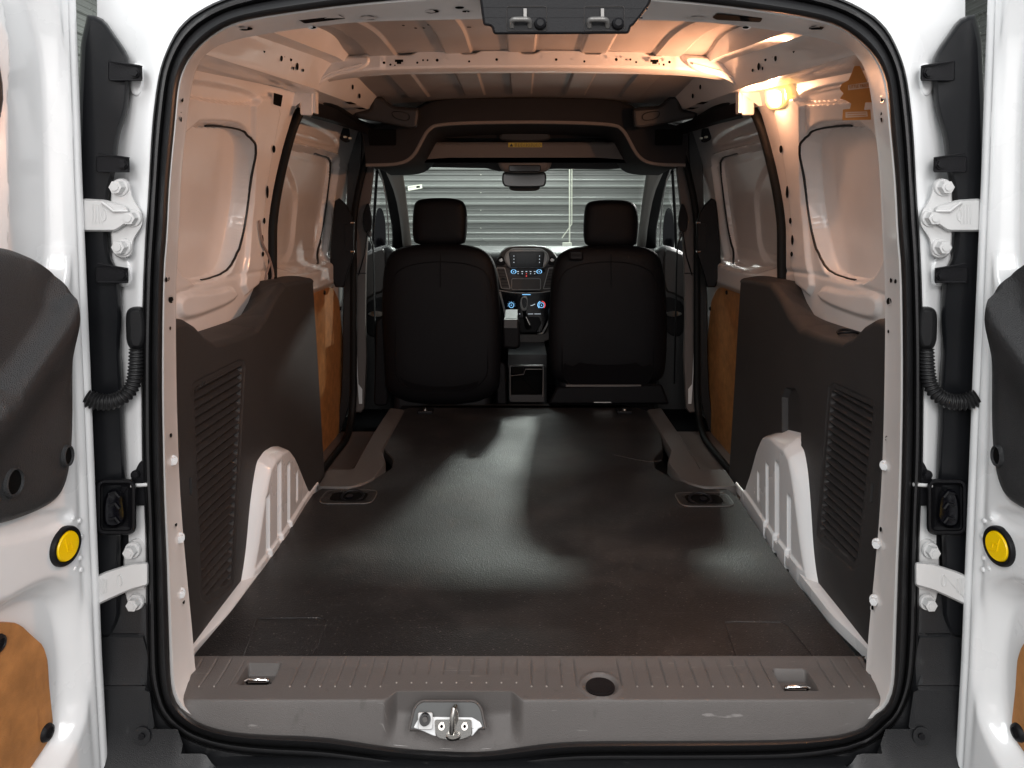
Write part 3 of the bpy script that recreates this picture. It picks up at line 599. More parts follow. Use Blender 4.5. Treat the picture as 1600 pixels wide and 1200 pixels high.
# ------------------------------------------------------------------ quarter trims, wheel arches, side walls
def zc(D, mir):
    a = np.interp(D, [1.34, 1.42, 1.46, 1.50, 1.55, 1.67, 1.79, 1.86, 1.94, 2.02, 2.28], [.60, .598, .58, .552, .532, .524, .524, .545, .585, .612, .602])
    return a
def zo(D): return np.interp(D, [1.34, 1.42, 1.47, 1.52, 1.94, 2.00, 2.06, 2.28], [.612, .610, .575, .535, .528, .56, .612, .608])
def XF(z): return .608+.060*z
for mir in BOTH:
    Ds = np.linspace(1.352, 2.287, 380); vz = np.linspace(-.02, 1, 400); nu = len(Ds)
    D2, V2 = np.meshgrid(Ds, vz, indexing='ij'); ZC = zc(D2, mir); Z = V2*(ZC-.012); Xf = XF(Z)
    def wp(px, py):   # left-side pixel onto the trim face
        z = .3
        for _ in range(10): Xx = XF(z); D = Xx*F/(VX-px); z = CZ+(VY-py)/F*D
        return D, z
    if mir: gq = [(301, 617), (308, 600), (315, 597), (368, 632), (377, 645), (374, 660), (347, 880), (342, 890), (335, 888), (300, 850), (283, 838), (280, 825)]; gq = [(1630+.032*F/1.5-x, y) for x, y in [(1304, 598), (1362, 626), (1366, 640), (1340, 884), (1330, 890), (1284, 848), (1278, 835), (1296, 605)]]
    else: gq = [(300, 603), (306, 596), (372, 563), (380, 563), (383, 572), (365, 910), (358, 921), (324, 943), (316, 938), (313, 925)]
    G = [wp(*p) for p in gq]; sd = sdf(D2, Z, G)
    dep = .0022*(1-sst(sd, -.002, .002))
    Gi = np.array(G); C_ = Gi.mean(0)
    sdi = sdf(D2, Z, G)+.012
    pitch = .0172; ph = (Z/pitch) % 1
    lou = .011*np.where(ph < .62, ph/.62, (1-ph)/.38)
    ins = 1-sst(sdi, -.003, .0)
    Xo = Xf+dep+ins*(.010-lou)
    if not mir: Xo = Xo
    if mir:
        bpz = [wp(1648-1247+10, 608), wp(1648-1222+14, 640)]
        P = [wp(1650-x, y) for x, y in [(1222, 700), (1222, 620), (1228, 606), (1240, 606), (1249, 622), (1250, 700)]]
        Xo = Xo+recess(D2, Z, P, .014, .006)
    # small slot beside the grille
    sl = wp(298, 760) if not mir else wp(1650-1355, 770)
    Xo += .01*(np.abs(D2-sl[0]) < .004)*(np.abs(Z-sl[1]) < .017)
    # round off front and rear edges
    Xo += .012*np.clip(1-(D2-1.352)/.012, 0, 1)**2+.006*np.clip(1-(2.287-D2)/.008, 0, 1)**2
    m = MB(); m.grid(-Xo, D2, Z, TRIM)
    kk = m.mi(DARKG); fm = ((ph > .60) & (sdi < -.004))[:-1, :-1].ravel()  # grooves between slats coloured darker, their shade put into the colour
    for i_ in np.nonzero(fm)[0]: m.m[i_] = kk
    # crest and ledge
    rows = []
    zt = zc(Ds, mir)-.012; x0 = XF(zt); zz = zo(Ds)
    for a in np.linspace(0, pi/2, 7): rows.append((x0+.02*(1-cos(a)), zt+.014*sin(a)))
    for k in np.linspace(.1, 1, 10): rows.append(((x0+.02)*(1-k)+(.742)*k, (zt+.014)*(1-k)+zz*k+.004*sin(k*pi)))
    Xl = np.stack([r_[0] for r_ in rows], 1); Zl = np.stack([r_[1] for r_ in rows], 1); m.grid(-Xl, np.repeat(Ds[:, None], len(rows), 1), Zl, TRIM)
    # front edge return
    e = [(-XF(z)-dx, 2.287+dy, z) for z in np.linspace(-.02, .6, 20) for dx, dy in ((.006, 0), (.02, .006), (.17, .006))]
    e = np.array(e).reshape(20, 3, 3); m.grid(e[..., 0], e[..., 1], e[..., 2], TRIM)
    e = np.array([(-XF(z)-dx, 1.352, z) for z in np.linspace(-.02, .6, 20) for dx in (.012, .05)]).reshape(20, 2, 3); m.grid(e[..., 0], e[..., 1], e[..., 2], TRIM)
    qt = m.build('quarter_trim', VAN, mir, 32)
    # embossed mark at the grille's top corner
    m = MB()
    if not mir:
        for P in ([(305, 607), (311, 601), (305, 612), (311, 607)], [(313, 600), (313, 606)], [(316, 604), (316, 597), (321, 602), (321, 595)]):
            m.tube([(-XF(wp(*p)[1])+.0005, *wp(*p)) for p in P], .0007, TRIM, seg=5)
        m.build('moulded_mark', qt, mir)
    # wheel arch pressing
    if not mir: P = [(1.40, -.03), (1.455, -.008), (1.52, .0), (1.574, .018), (1.608, .06), (1.63, .10), (1.65, .145), (1.69, .205), (1.725, .24), (1.78, .246), (1.84, .235), (1.90, .215), (1.96, .175), (2.02, .12), (2.09, .05), (2.15, -.01), (2.16, -.03)]
    else: P = [(1.40, -.03), (1.455, -.008), (1.52, .0), (1.57, .02), (1.598, .06), (1.615, .10), (1.63, .145), (1.665, .225), (1.70, .27), (1.76, .283), (1.86, .262), (1.94, .235), (2.0, .18), (2.06, .10), (2.11, .04), (2.15, -.01), (2.16, -.03)]
    Ds = np.linspace(1.40, 2.16, 320); zt = np.interp(Ds, [p[0] for p in P], [p[1] for p in P]); zt = np.convolve(np.pad(zt, 6, 'edge'), np.ones(13)/13, 'valid')
    vs = np.linspace(0, 1, 90); D2, V2 = np.meshgrid(Ds, vs, indexing='ij'); ZT = np.repeat(zt[:, None], len(vs), 1); Z = -.03+(ZT+.03)*V2
    P2 = list(zip(Ds, zt))+[(2.2, -.1), (1.36, -.1)]
    sd = np.maximum(-sdf(D2, Z, P2), 0)
    sh = np.where(D2 < 1.80, .040, .022); sh = .052-.028*sst(D2, 1.70, 1.9)
    fl = .640-(.050-.012*sst(D2, 1.8, 2.1))*sst(sd/sh, 0, 1)
    rib = np.zeros_like(Z)
    for dc, w, zl, zh in ((1.72, .014, -.1, .15), (1.80, .016, -.1, .20), (1.88, .014, -.1, .17), (1.965, .011, .035, .12)):
        rib += (sst(D2, dc-w, dc-w+.006)*(1-sst(D2, dc+w-.006, dc+w)))*(1-sst(Z, zh-.02, zh))*sst(Z, zl, zl+.01)
    fl += .009*np.clip(rib, 0, 1)*(sd > .01)
    fl -= .0*Z
    fl -= .006*(1-sst(Z, .012, .018))*sst(D2, 1.62, 1.66)   # foot flange
    m = MB(); m.grid(-fl, D2, Z, PAINT_IN if False else PAINT)
    m.build('wheel_arch', VAN, mir, 40)
    m = MB(); e = np.array([[(-(.603-.018*sst(d, 1.34, 1.5)*(1-sst(d, 1.8, 2.1)))-dx, d, z) for d in np.linspace(1.30, 2.2, 60)] for dx, z in ((0, -.02), (.001, .001), (.006, .004), (.03, .006), (.06, .006))]); m.grid(e[..., 0], e[..., 1], e[..., 2], PAINT)
    m.build('floor_flange', VAN, mir, 40)
# upper side walls between rear frame and sliding door opening
for mir in BOTH:
    Ds = np.linspace(1.28, 2.16, 260); zs = np.linspace(.45, 1.19, 230); D2, Z = np.meshgrid(Ds, zs, indexing='ij')
    Xw = .74-.09*np.maximum(0, (Z-.75)/.4)**1.5
    def wq(px, py, base=None): p = WS(px, py, 0, base); return p[1], p[2]
    out_ = chaikin([wq(*p, .765) for p in [(258, 190), (345, 187), (372, 200), (380, 232), (372, 330), (356, 405), (338, 440), (250, 448)]], 2)
    h = recess(D2, Z, out_, .026, .013)
    h += recess(D2, Z, chaikin([wq(*p, .778) for p in [(258, 196), (352, 196), (368, 210), (372, 235), (364, 330), (348, 405), (330, 436), (250, 444)]], 2), .014, .003)
    # C pillar box section, horizontal swage and dimples
    cp_ = [wq(*p) for p in [(392, 150), (440, 150), (420, 250), (408, 350), (408, 440), (372, 470), (385, 380), (392, 300), (392, 210)]]
    h -= recess(D2, Z, chaikin(cp_, 1), .012, .010)
    h += recess(D2, Z, chaikin([wq(*p) for p in [(270, 118), (400, 142), (404, 168), (270, 152)]], 2), .012, .008)
    h += recess(D2, Z, chaikin([wq(*p) for p in [(275, 455), (330, 455), (365, 445), (372, 470), (300, 500), (275, 500)]], 2), -.010, .012)
    h += .004*np.exp(-((Z-.612-.03*np.sin((D2-1.4)*3))/.006)**2)
    m = MB(); m.grid(-(Xw+h), D2, Z, PAINT_IN)
    # swept lines, clips and slots
    for x, y, a, b_ in ((284, 152, 2, 5), (435, 155, 7, 10), (428, 233, 2.5, 6), (418, 300, 2, 10), (413, 345, 2, 5), (410, 375, 2, 8), (411, 397, 2, 4)):
        if mir and x == 435: continue
        pts = ell(x, y, a, b_, 16) if a < 6 else rpoly([(x-a, y-b_), (x+a, y-b_+4), (x+a-3, y+b_+2), (x-a-1, y+b_-2)], 1, 2)
        decal(m, lambda p, q: WS(p, q, .0135 if x > 395 else .003), [(x+(p-x)*1.3, y+(q-y)*1.15) for p, q in pts], PAINT_IN); decal(m, lambda p, q: WS(p, q, .0145 if x > 395 else .004), pts, HOLE)
    sw = m.build('side_wall_panel', VAN, mir, 40)
    m = MB(); P = chaikin([(258, 196), (352, 196), (368, 210), (372, 235), (364, 330), (348, 405), (330, 436), (250, 444)], 3)
    P = [wq(*p, .778) for p in P if 193 < p[1] < 441 and p[0] > 300]
    def look(d, z): i_ = int(round((d-Ds[0])/(Ds[1]-Ds[0]))); j_ = int(round((z-zs[0])/(zs[1]-zs[0]))); return float((Xw+h)[min(i_, len(Ds)-1), min(j_, len(zs)-1)])
    hs_ = np.array([look(*p) for p in P]); hs_ = np.convolve(np.pad(hs_, 2, 'edge'), np.ones(5)/5, 'valid')
    m.tube([(-a+.001, p[0], p[1]) for a, p in zip(hs_, P)], .0034, RUB, seg=8, N=(1, 0, 0)); m.build('panel_gap_sealer', sw, mir)
    # black sliding-door seal round its opening
    P = rpoly([(2.168, .48), (2.168, 1.17), (3.22, 1.155), (3.22, -.14), (2.12, -.14)], [.3, .16, .09, .20, .1], 10)
    P = resamp(P, 200, True); m = MB()
    Q = [(-(wx(z)-.008), d, z) for d, z in P]
    m.tube(Q, .015, RUB2, True, 10, N=(1, 0, 0), flat=.8)
    m.build('sliding_door_seal', VAN, mir, 60)
# ------------------------------------------------------------------ roof, rails, cross member
def roofz(x, D): return 1.185+.082*sst(D, 1.2, 1.95)-.022*(np.abs(x-.01)/.58)**2.5
xs = np.linspace(-.60, .62, 420); Ds = np.linspace(1.27, 3.0, 90); X, Y = np.meshgrid(xs, Ds, indexing='ij')
Z = roofz(X, Y)
for xc in (-.395, -.18, .0, .205, .415):
    Z -= .007*(sst(X, xc-.042, xc-.034)*(1-sst(X, xc+.034, xc+.042)))*sst(Y, 1.5, 1.55)*(1-sst(Y, 2.85, 2.88))
Z += .002*np.sin(X*9+1)*np.sin(Y*7)
m = MB(); m.grid(X, Y, Z, ROOFM)
m.grid(X[::20], Y[::20], Z[::20]+.03, PAINT)
for k in range(9):
    c = (-.28+k*.008*(k % 3+1)+.0, 1.75+.05*(k % 2), 0); z = roofz(np.array(c[0]), np.array(c[1]))-.0015
    m.poly([(c[0]+.004*cos(t)+k*.006, c[1]+.006*sin(t), float(z)) for t in np.linspace(0, 2*pi, 8, endpoint=False)], DARKG)
m.build('roof_panel', VAN, angle=30)
m = MB(); n = 160; px = np.linspace(486, 1168, n); c = (px-827)/341
ztop = 1.272-.012*np.abs(c)**2-.036*np.abs(c)**7; zbot = 1.216-.010*c**2-.026*np.abs(c)**6
for xc in (633, 733, 826, 925, 1022): ztop -= .010*np.exp(-((px-xc)/16)**6)
st = .004*(sst(np.abs(px-825), 224, 228)); X0 = (px-VX)/F*2.11
prof = [(2.115, ztop+.0), (2.112, ztop), (2.105, ztop-.004), (2.100, ztop-.008), (2.098, zbot+.008), (2.102, zbot+.002), (2.108, zbot), (2.17, zbot-.001), (2.175, zbot+.004), (2.178, ztop-.004)]
R = np.array([[(x, d-s_, z) for x, z, s_ in zip(X0, zz, st)] for d, zz in prof]); m.grid(R[..., 0], R[..., 1], R[..., 2], PAINT_IN, True, False)
def CM(x, y): return A(x, y, 2.0905)
for x, y, r_ in ((600, 98, 2.2), (610, 101, 1.8), (617, 102, 1.2), (652, 98, 1.8), (661, 94, 1.6), (668, 94, 1.6), (683, 94, 2.4), (733, 96, 1.8), (776, 93, 2.2), (869, 93, 2.2), (913, 96, 1.8), (963, 93, 2.4), (978, 93, 1.2), (985, 93, 1.8), (994, 97, 1.8), (1030, 100, 1.2), (1037, 101, 1.8), (1046, 97, 2.2)):
    decal(m, CM, ell(x, y, r_, r_, 10), HOLE)
for x in (624, 1023): decal(m, CM, [(x-7, 93), (x+6, 93), (x+6, 97), (x+3, 97), (x+3, 100), (x-4, 100), (x-4, 97), (x-7, 97)], HOLE)
cmb = m.build('roof_cross_member', VAN, angle=35)
for mir in BOTH:
    m = MB(); m.puff(resamp(chaikin([(474, 96), (505, 93), (540, 88), (575, 86), (580, 98), (560, 112), (520, 120), (496, 134), (480, 140), (472, 120)], 1), 60, True), [(0, -.05), (0, 0), (1.5, .005), (4, .008)], AD(2.092), PAINT_IN)
    m.tube([A(x, y, 2.082) for x, y in ((492, 128), (520, 112), (565, 100))], .003, PAINT_IN, seg=8); m.build('beam_gusset', cmb, mir, 45)
for mir in BOTH:
    m = MB(); Dd = np.r_[np.linspace(1.27, 2.12, 40), np.linspace(2.13, 2.93, 40)]; L = []
    for D in Dd:
        k = (D-1.4)/.6; b = 1.105+.05*min(k, 1)+.056*max(0, (D-2)/.85); t = 1.15+.07*min(k, 1)+.05*max(0, (D-2)/.85)
        if D < 2.125: pr = [(-.70, b-.035), (-.652, b-.012), (-.600, b-.016), (-.580, b-.008), (-.574, b+.006), (-.545, t-.012), (-.536, t), (-.520, t+.006), (-.50, t+.006), (-.488, t+.03), (-.47, t+.05)]
        else: pr = [(-.70, b-.06), (-.668, b-.05), (-.652, b-.052), (-.650, b-.028), (-.585, b-.008), (-.574, b+.006), (-.545, t-.012), (-.536, t), (-.520, t+.006), (-.50, t+.006), (-.49, t+.03)]
        L.append([(x, D, z) for x, z in pr])
    m.loft(L, PAINT_IN, closed=False)
    def RF(px, py):  # on the inner rail face
        q = .5
        for _ in range(8):
            X_ = .575-.03*q; D = X_*F/(VX-px); z = CZ+(VY-py)/F*D; k = (D-1.4)/.6
            b = 1.105+.05*min(k, 1)+.056*max(0, (D-2)/.85); t = 1.15+.07*min(k, 1)+.05*max(0, (D-2)/.85); q = np.clip((z-b)/(t-b), 0, 1)
        return (-X_+.0045, D, z)
    for x, y, a, b_ in ((410, 77, 2, 6), (420, 78, 1.2, 2), (437, 91, 2, 5), (442, 87, 1.6, 2.5), (452, 93, 1.8, 3), (462, 104, 2, 6), (456, 107, 1.2, 3), (471, 110, 1.6, 2.6), (549, 136, 1.6, 4), (560, 150, 1.6, 4)):
        decal(m, RF, ell(x, y, a, b_, 12), HOLE)
    for P in ([(514, 147), (530, 147), (541, 153), (524, 153)], [(538, 159), (548, 159), (558, 163), (546, 163)], [(552, 168), (566, 168), (574, 171), (562, 171)]):
        decal(m, lambda x, y: A(x, y, 2.38+(x-528)*.007), P, HOLE)
    cr = m.build('roof_rail', VAN, mir, 30)
    m = MB()   # dark runner channel above the sliding door
    m.loft([[A(x, y0, D) for x, y0 in ((x0, y1), (x0, y2), (x0-3, y2+4))] for x0, y1, y2, D in ((488, 158, 180, 2.19), (520, 168, 188, 2.45), (560, 186, 200, 2.86), (600, 201, 212, 2.98))], BLACK, closed=False)
    m.build('door_runner', VAN, mir)
    m = MB(); m.puff(rrect(469, 138.5, 489, 180, 4, 4), [(0, -.02), (0, .004), (1, .007), (2.2, .008)], AD(2.135), PAINT_IN)
    m.box(*sorted((A(488, 150, 2.13)[0], A(493, 150, 2.13)[0])), 2.13, 2.16, A(480, 176, 2.13)[2], A(480, 140, 2.13)[2], PAINT_IN)
    for x in (473, 479, 486): m.cyl(A(x, 140.5, 2.126), (0, -1, 0), .0016, .001, HOLE, 8)
    m.build('latch_cover', VAN, mir, 40)
# ------------------------------------------------------------------ sliding doors, closed
def SD(off): return lambda a, b, h: WS(a, b, off+h, .81)
for mir in BOTH:
    Ds = np.linspace(2.08, 3.34, 260); zs = np.linspace(-.22, 1.17, 300); D2, Z = np.meshgrid(Ds, zs, indexing='ij')
    Xw = .81-.09*np.maximum(0, (Z-.75)/.4)**1.5
    q = lambda P: chaikin([(lambda p: (p[1], p[2]))(WS(x, y, 0, .81)) for x, y in P], 2)
    q2 = lambda P: chaikin([(lambda p: (p[1], p[2]))(WS(x, y, 0, .84)) for x, y in P], 2)
    h = recess(D2, Z, q2([(390, 220), (440, 225), (508, 238), (520, 245), (518, 262), (510, 330), (503, 387), (493, 424), (390, 430)]), .022, .012)
    h += recess(D2, Z, q2([(390, 226), (440, 230), (504, 242), (514, 248), (512, 262), (504, 330), (497, 384), (487, 418), (390, 424)]), .014, .003)
    h -= recess(D2, Z, q([(390, 206), (445, 217), (528, 238), (528, 246), (500, 236), (440, 226), (390, 216)]), .010, .008)
    h -= recess(D2, Z, q([(390, 190), (445, 199), (512, 219), (512, 222), (445, 204), (390, 196)]), .008, .010)
    h += recess(D2, Z, q([(440, 180), (470, 182), (528, 212), (530, 235), (440, 212)]), .008, .012)
    h -= .035*sst(-np.abs(Z-.555), -.075, -.03)*sst(D2, 2.2, 2.4)*(1-sst(D2, 3.1, 3.25))
    h += .012*recess(D2, Z, q([(440, 250), (462, 245), (486, 300), (478, 380), (460, 420), (440, 420)]), 1, .02)
    h += .004*np.sin(D2*8+Z*5)*(Z > .66)*(Z < 1.0)
    m = MB(); m.grid(-(Xw+h), D2, Z, PAINT_IN); sdn = m.build('sliding_door', VAN, mir, 45)
    m = MB(); P = [p for p in chaikin([(440, 230), (504, 242), (514, 248), (512, 262), (504, 330), (497, 384), (487, 418), (440, 424)], 3) if p[0] > 484]
    P = [(lambda p: (p[1], p[2]))(WS(x, y, 0, .84)) for x, y in P]
    hs_ = np.array([float((Xw+h)[int(round((d-Ds[0])/(Ds[1]-Ds[0]))), int(round((z-zs[0])/(zs[1]-zs[0])))]) for d, z in P]); hs_ = np.convolve(np.pad(hs_, 2, 'edge'), np.ones(5)/5, 'valid')
    m.tube([(-a+.001, p[0], p[1]) for a, p in zip(hs_, P)], .0045, RUB, seg=8, N=(1, 0, 0)); m.build('panel_gap_sealer', sdn, mir)
    m = MB(); P = rpoly([(462, 453), (520, 449), (530, 470), (535, 520), (539, 600), (541, 650), (535, 668), (508, 712), (462, 735)], 6, 3)
    m.puff(P, [(0, -.012), (0, .0), (.6, .001)], SD(.012), BOARD); hb = m.build('hardboard_panel', sdn, mir, 40)
    for x, y in ((506, 457), (531, 482), (538, 608)):
        m = MB(); c = WS(x, y, .012, .81); m.cyl(c, (1, 0, 0), .010, .006, BLACK, 16, .007); m.build('push_clip', hb, mir)
    m = MB(); P = [(521, 330), (523, 314), (530, 309), (541, 319), (549, 333), (554, 348), (553, 398), (543, 428), (538, 449), (524, 449), (515, 424), (517, 380)]
    m.puff(rpoly(P, 2.5, 3), [(0, -.04), (0, 0), (1.2, .006), (2, .008)], AD(3.05), BLACK)
    m.puff(rrect(537, 348, 552, 393, 3, 3), [(0, .0), (0, .011), (1.5, .011), (2, .004)], AD(3.05), BLACK)
    for y in (348, 393): m.cyl(A(548, y, 3.03), (1, 0, 0), .004, .016, CHROME, 8)
    m.build('grab_handle', sdn, mir, 40)
    m = MB(); m.puff(rpoly([(530, 200), (546, 201), (547, 222), (540, 223), (531, 218)], 3, 3), [(0, -.04), (0, 0), (1, .003)], AD(2.98), BLACK)
    for x, y in ((539, 214), (547, 216)): m.box(*sorted((A(x-2, y, 2.96)[0], A(x+2, y, 2.96)[0])), 2.955, 2.975, A(x, y+1.3, 2.96)[2], A(x, y-1.3, 2.96)[2], STICK)
    m.build('door_guide_bracket', sdn, mir)
    # B pillar
    m = MB(); P = [(546, 203), (567, 199), (564, 262), (557, 330), (553, 440), (550, 600), (541, 655), (516, 714), (510, 700), (528, 655), (535, 600), (537, 440), (541, 330)]
    m.puff(resamp(chaikin(P, 1), 80, True), [(0, -.03), (0, 0), (1, .006)], AD(3.24), RUB); m.build('pillar_seal', VAN, mir)
    m = MB(); P = [(562, 196), (590, 196), (586, 256), (578, 330), (573, 420), (572, 500), (574, 560), (570, 645), (550, 645), (552, 520), (553, 430), (556, 330)]
    m.puff(resamp(rpoly(P, 3, 2), 80, True), [(0, -.09), (0, 0), (2, .012)], AD(3.30), TAUPE)
    m.tube([A(554, 427, 3.286), A(572, 427, 3.286)], .002, BLACK, seg=6)
    bpil = m.build('pillar_trim', VAN, mir, 40)
    m = MB(); m.poly([A(552, 512, 3.276), A(556, 516, 3.276), (A(560, 600, 3.276)), A(566, 608, 3.276), A(566, 631, 3.276), A(561, 631, 3.276), A(556, 560, 3.276)], PAINT_IN)
    m.build('painted_strip', bpil, mir)
    m = MB(); P = chaikin([(568, 362), (566, 340), (571, 322), (576, 316), (580, 328), (583, 350), (578, 366)], 2); m.puff(P, [(0, -.02), (0, 0), (1, .006)], AD(3.26), BLACK)
    m.tube([A(577, 366, 3.25), A(583, 385, 3.27), A(584, 420, 3.29), A(585, 470, 3.28), A(588, 600, 3.2)], .010, BLACK, seg=8, flat=.3, N=(0, 1, 0)); m.tube([A(574, 366, 3.26), A(569, 400, 3.28), A(560, 430, 3.28)], .008, BLACK, seg=8, flat=.3, N=(0, 1, 0))
    m.puff(rrect(573, 361, 581, 370, 2, 2), [(0, -.01), (0, .004)], AD(3.25), CHROME)
    m.build('seat_belt', VAN, mir)
# ------------------------------------------------------------------ headliner and overhead shelf
def both_px(L, D): return [A(x, y, D) for x, y in L]
D0 = 2.93; k2 = 2*VX+2*CX*F/D0
halfT = [(566, 202), (600, 196), (640, 180), (657, 167), (683, 156), (760, 154), (k2/2, 153)]
halfA = [(572, 258), (624, 257), (645, 246), (658, 222), (668, 203), (684, 193), (k2/2, 190)]
def full(h): return h+[(k2-x, y) for x, y in h[:-1][::-1]]
T_ = resamp(chaikin(full(halfT), 2, False), 160); A_ = resamp(chaikin(full(halfA), 3, False), 160)
m = MB(); m.loft([[A(x, y, 3.05) for x, y in T_-[0, 4]], both_px(T_, 2.93), both_px(T_*.97+A_*.03, 2.925), both_px(T_*.1+A_*.9, 2.92), both_px(A_, 2.92), both_px(A_, 2.98)], HEAD, closed=False)
A3 = A_+np.stack([np.zeros(160), np.where(A_[:, 1] < 215, 0, 0)], 1)
hl = m.build('headliner', VAN, angle=60)
m = MB(); m.tube(both_px(A_, 2.925), .0075, HEADL, seg=8, N=(0, 1, 0)); m.build('trim_edge', hl)
# shelf interior: roof skin lined, then lip
m = MB(); R = [both_px(A_, 2.95), [A(k2/2+(x-k2/2)*1.0, y+ (0), 3.25) for x, y in A_], [A(820+(x-820)*1.02, min(y, 262), 3.62) for x, y in A_]]
R = [[(p[0], p[1], p[2]) for p in r_] for r_ in R]
base = R[0]; R[1] = [(p[0]*1.0, 3.3, p[2]+.0) for p in base]; R[2] = [(p[0]*1.06, 3.72, p[2]-.0) for p in base]
m.loft(R, HEAD, closed=False); m.build('cab_ceiling', hl, angle=60)
m = MB(); P = rpoly([(628, 222), (1010, 222), (1026, 258), (930, 251), (870, 254), (820, 256), (765, 254), (705, 251), (612, 258)], 8, 4)
m.puff(P, [(0, -.24), (0, 0), (2, .010), (5, .014)], AD(3.34), HEADL)
m.add([A(600, 216, 3.42), A(1040, 216, 3.42), A(1040, 150, 3.42), A(600, 150, 3.42)], [(0, 1, 2, 3)], HEAD)
m.puff(chaikin([(778, 222), (782, 206), (800, 202), (840, 202), (858, 206), (862, 222)], 2), [(0, -.05), (0, .01), (3, .014)], AD(3.40), DARKG)
sh = m.build('overhead_shelf', VAN, angle=45)
m = MB(); m.poly([A(x, y, 3.322) for x, y in ((794, 223), (847, 223), (847, 230), (794, 230))], YSTICK)
m.poly([A(x, y, 3.3205) for x, y in ((796, 229), (802, 229), (799, 224))], INK)
for r_ in range(3):
    x = 804
    while x < 844: w = rng.uniform(1.5, 4); m.poly([A(a, b, 3.3205) for a, b in ((x, 224.4+r_*1.8), (x+w, 224.4+r_*1.8), (x+w, 225.3+r_*1.8), (x, 225.3+r_*1.8))], INK); x += w+1.2
m.build('warning_sticker', sh)
m = MB(); m.puff(chaikin([(776, 250), (788, 247), (852, 247), (864, 250), (858, 266), (848, 270), (792, 270), (782, 266)], 2), [(0, -.2), (0, 0), (3, .02), (6, .024)], AD(3.36), HEADL)
m.puff(rrect(795, 258, 845, 268, 3, 3), [(0, .0), (0, .026), (1, .028)], AD(3.36), GLOSSB)
for x in (790, 853): m.cyl(A(x, 250, 3.335), (0, -1, 0), .006, .003, HOLE, 12)
m.build('roof_console', sh, angle=45)
m = MB(); m.puff(chaikin([(784, 272), (790, 267), (848, 267), (854, 272), (853, 290), (845, 293), (793, 293), (785, 289)], 2), [(0, -.03), (0, 0), (1.2, .006), (2, .006), (2.4, .004)], AD(3.5), BLACK, capmat=pm('mirror_glass', (.05, .05, .05), .12, metal=.6))
m.puff(chaikin([(794, 290), (845, 290), (842, 298), (820, 299), (797, 298)], 2), [(0, -.05), (0, -.01)], AD(3.52), BLACK)
m.build('rear_view_mirror', VAN, angle=40)
for mir in BOTH:
    m = MB(); P = [(554, 174), (578, 171), (582, 150), (596, 150), (606, 160), (616, 166), (654, 169), (655, 180), (652, 199), (641, 201), (592, 191), (554, 184)]
    m.puff(resamp(rpoly(P, 3, 3), 70, True), [(0, -.1), (0, 0), (2, .012), (5, .015)], AD(2.82), DARKG)
    m.puff(chaikin([(610, 172), (640, 176), (640, 190), (615, 186)], 2), [(0, 0), (0, .018), (3, .010)], AD(2.82), BLACK)
    m.build('speaker_pod', hl, mir, 45)
    m = MB(); P = [(575, 202), (619, 202), (619, 227), (577, 227)]; m.puff(rpoly(P, 2, 2), [(0, 0), (0, .012), (.6, .013)], AD(2.92), HOLE); m.build('pod_recess', hl, mir)
# cab shell: roof, doors, pillars, floor
m = MB(); m.box(-.80, .83, 3.0, 3.82, 1.27, 1.355, PAINT); m.add([(-.8, 3.7, 1.062), (.83, 3.7, 1.062), (.83, 3.82, 1.28), (-.8, 3.82, 1.28)], [(0, 1, 2, 3)], HEAD)
m.build('cab_roof', VAN, bevel=.01)
m = MB(); m.puff(rpoly([(612, 250), (1028, 250), (1020, 263), (1005, 261), (950, 265), (870, 264), (780, 268), (760, 263), (640, 261), (622, 264)], 2, 2), [(0, -.08), (0, 0), (1, .006)], AD(3.74), DARKG)
m.build('windscreen_header', VAN)
m = MB(); ws = [A(600, 252, 3.86), A(1040, 252, 3.86), A(1062, 400, 4.75), A(585, 400, 4.75)]; m.poly(ws, GLASS); wsn = m.build('windscreen', VAN)
m = MB(); m.poly([A(x, y, 3.98) for x, y in ((637, 291), (659, 288), (660, 294), (638, 298))], TRANS)
for x in np.arange(639, 650, 1.6): m.poly([A(x+d, 293.5-(x-639)*.12+e, 3.976) for d, e in ((0, -1), (1.1, -1), (1.1, 0), (0, 0))], pm('ink', (.3, .3, .26), .6) if x == 639 else m.mats[-1])
m.poly([A(x, y, 3.976) for x, y in ((650.5, 290.6), (656, 290), (656, 293.4), (650.5, 294))], INK)
m.build('parking_sticker', wsn)
def AP(off=0): return lambda a, b, h: A(a, b, 3.72+max(0, (b-258)/132*.8)+off-h)
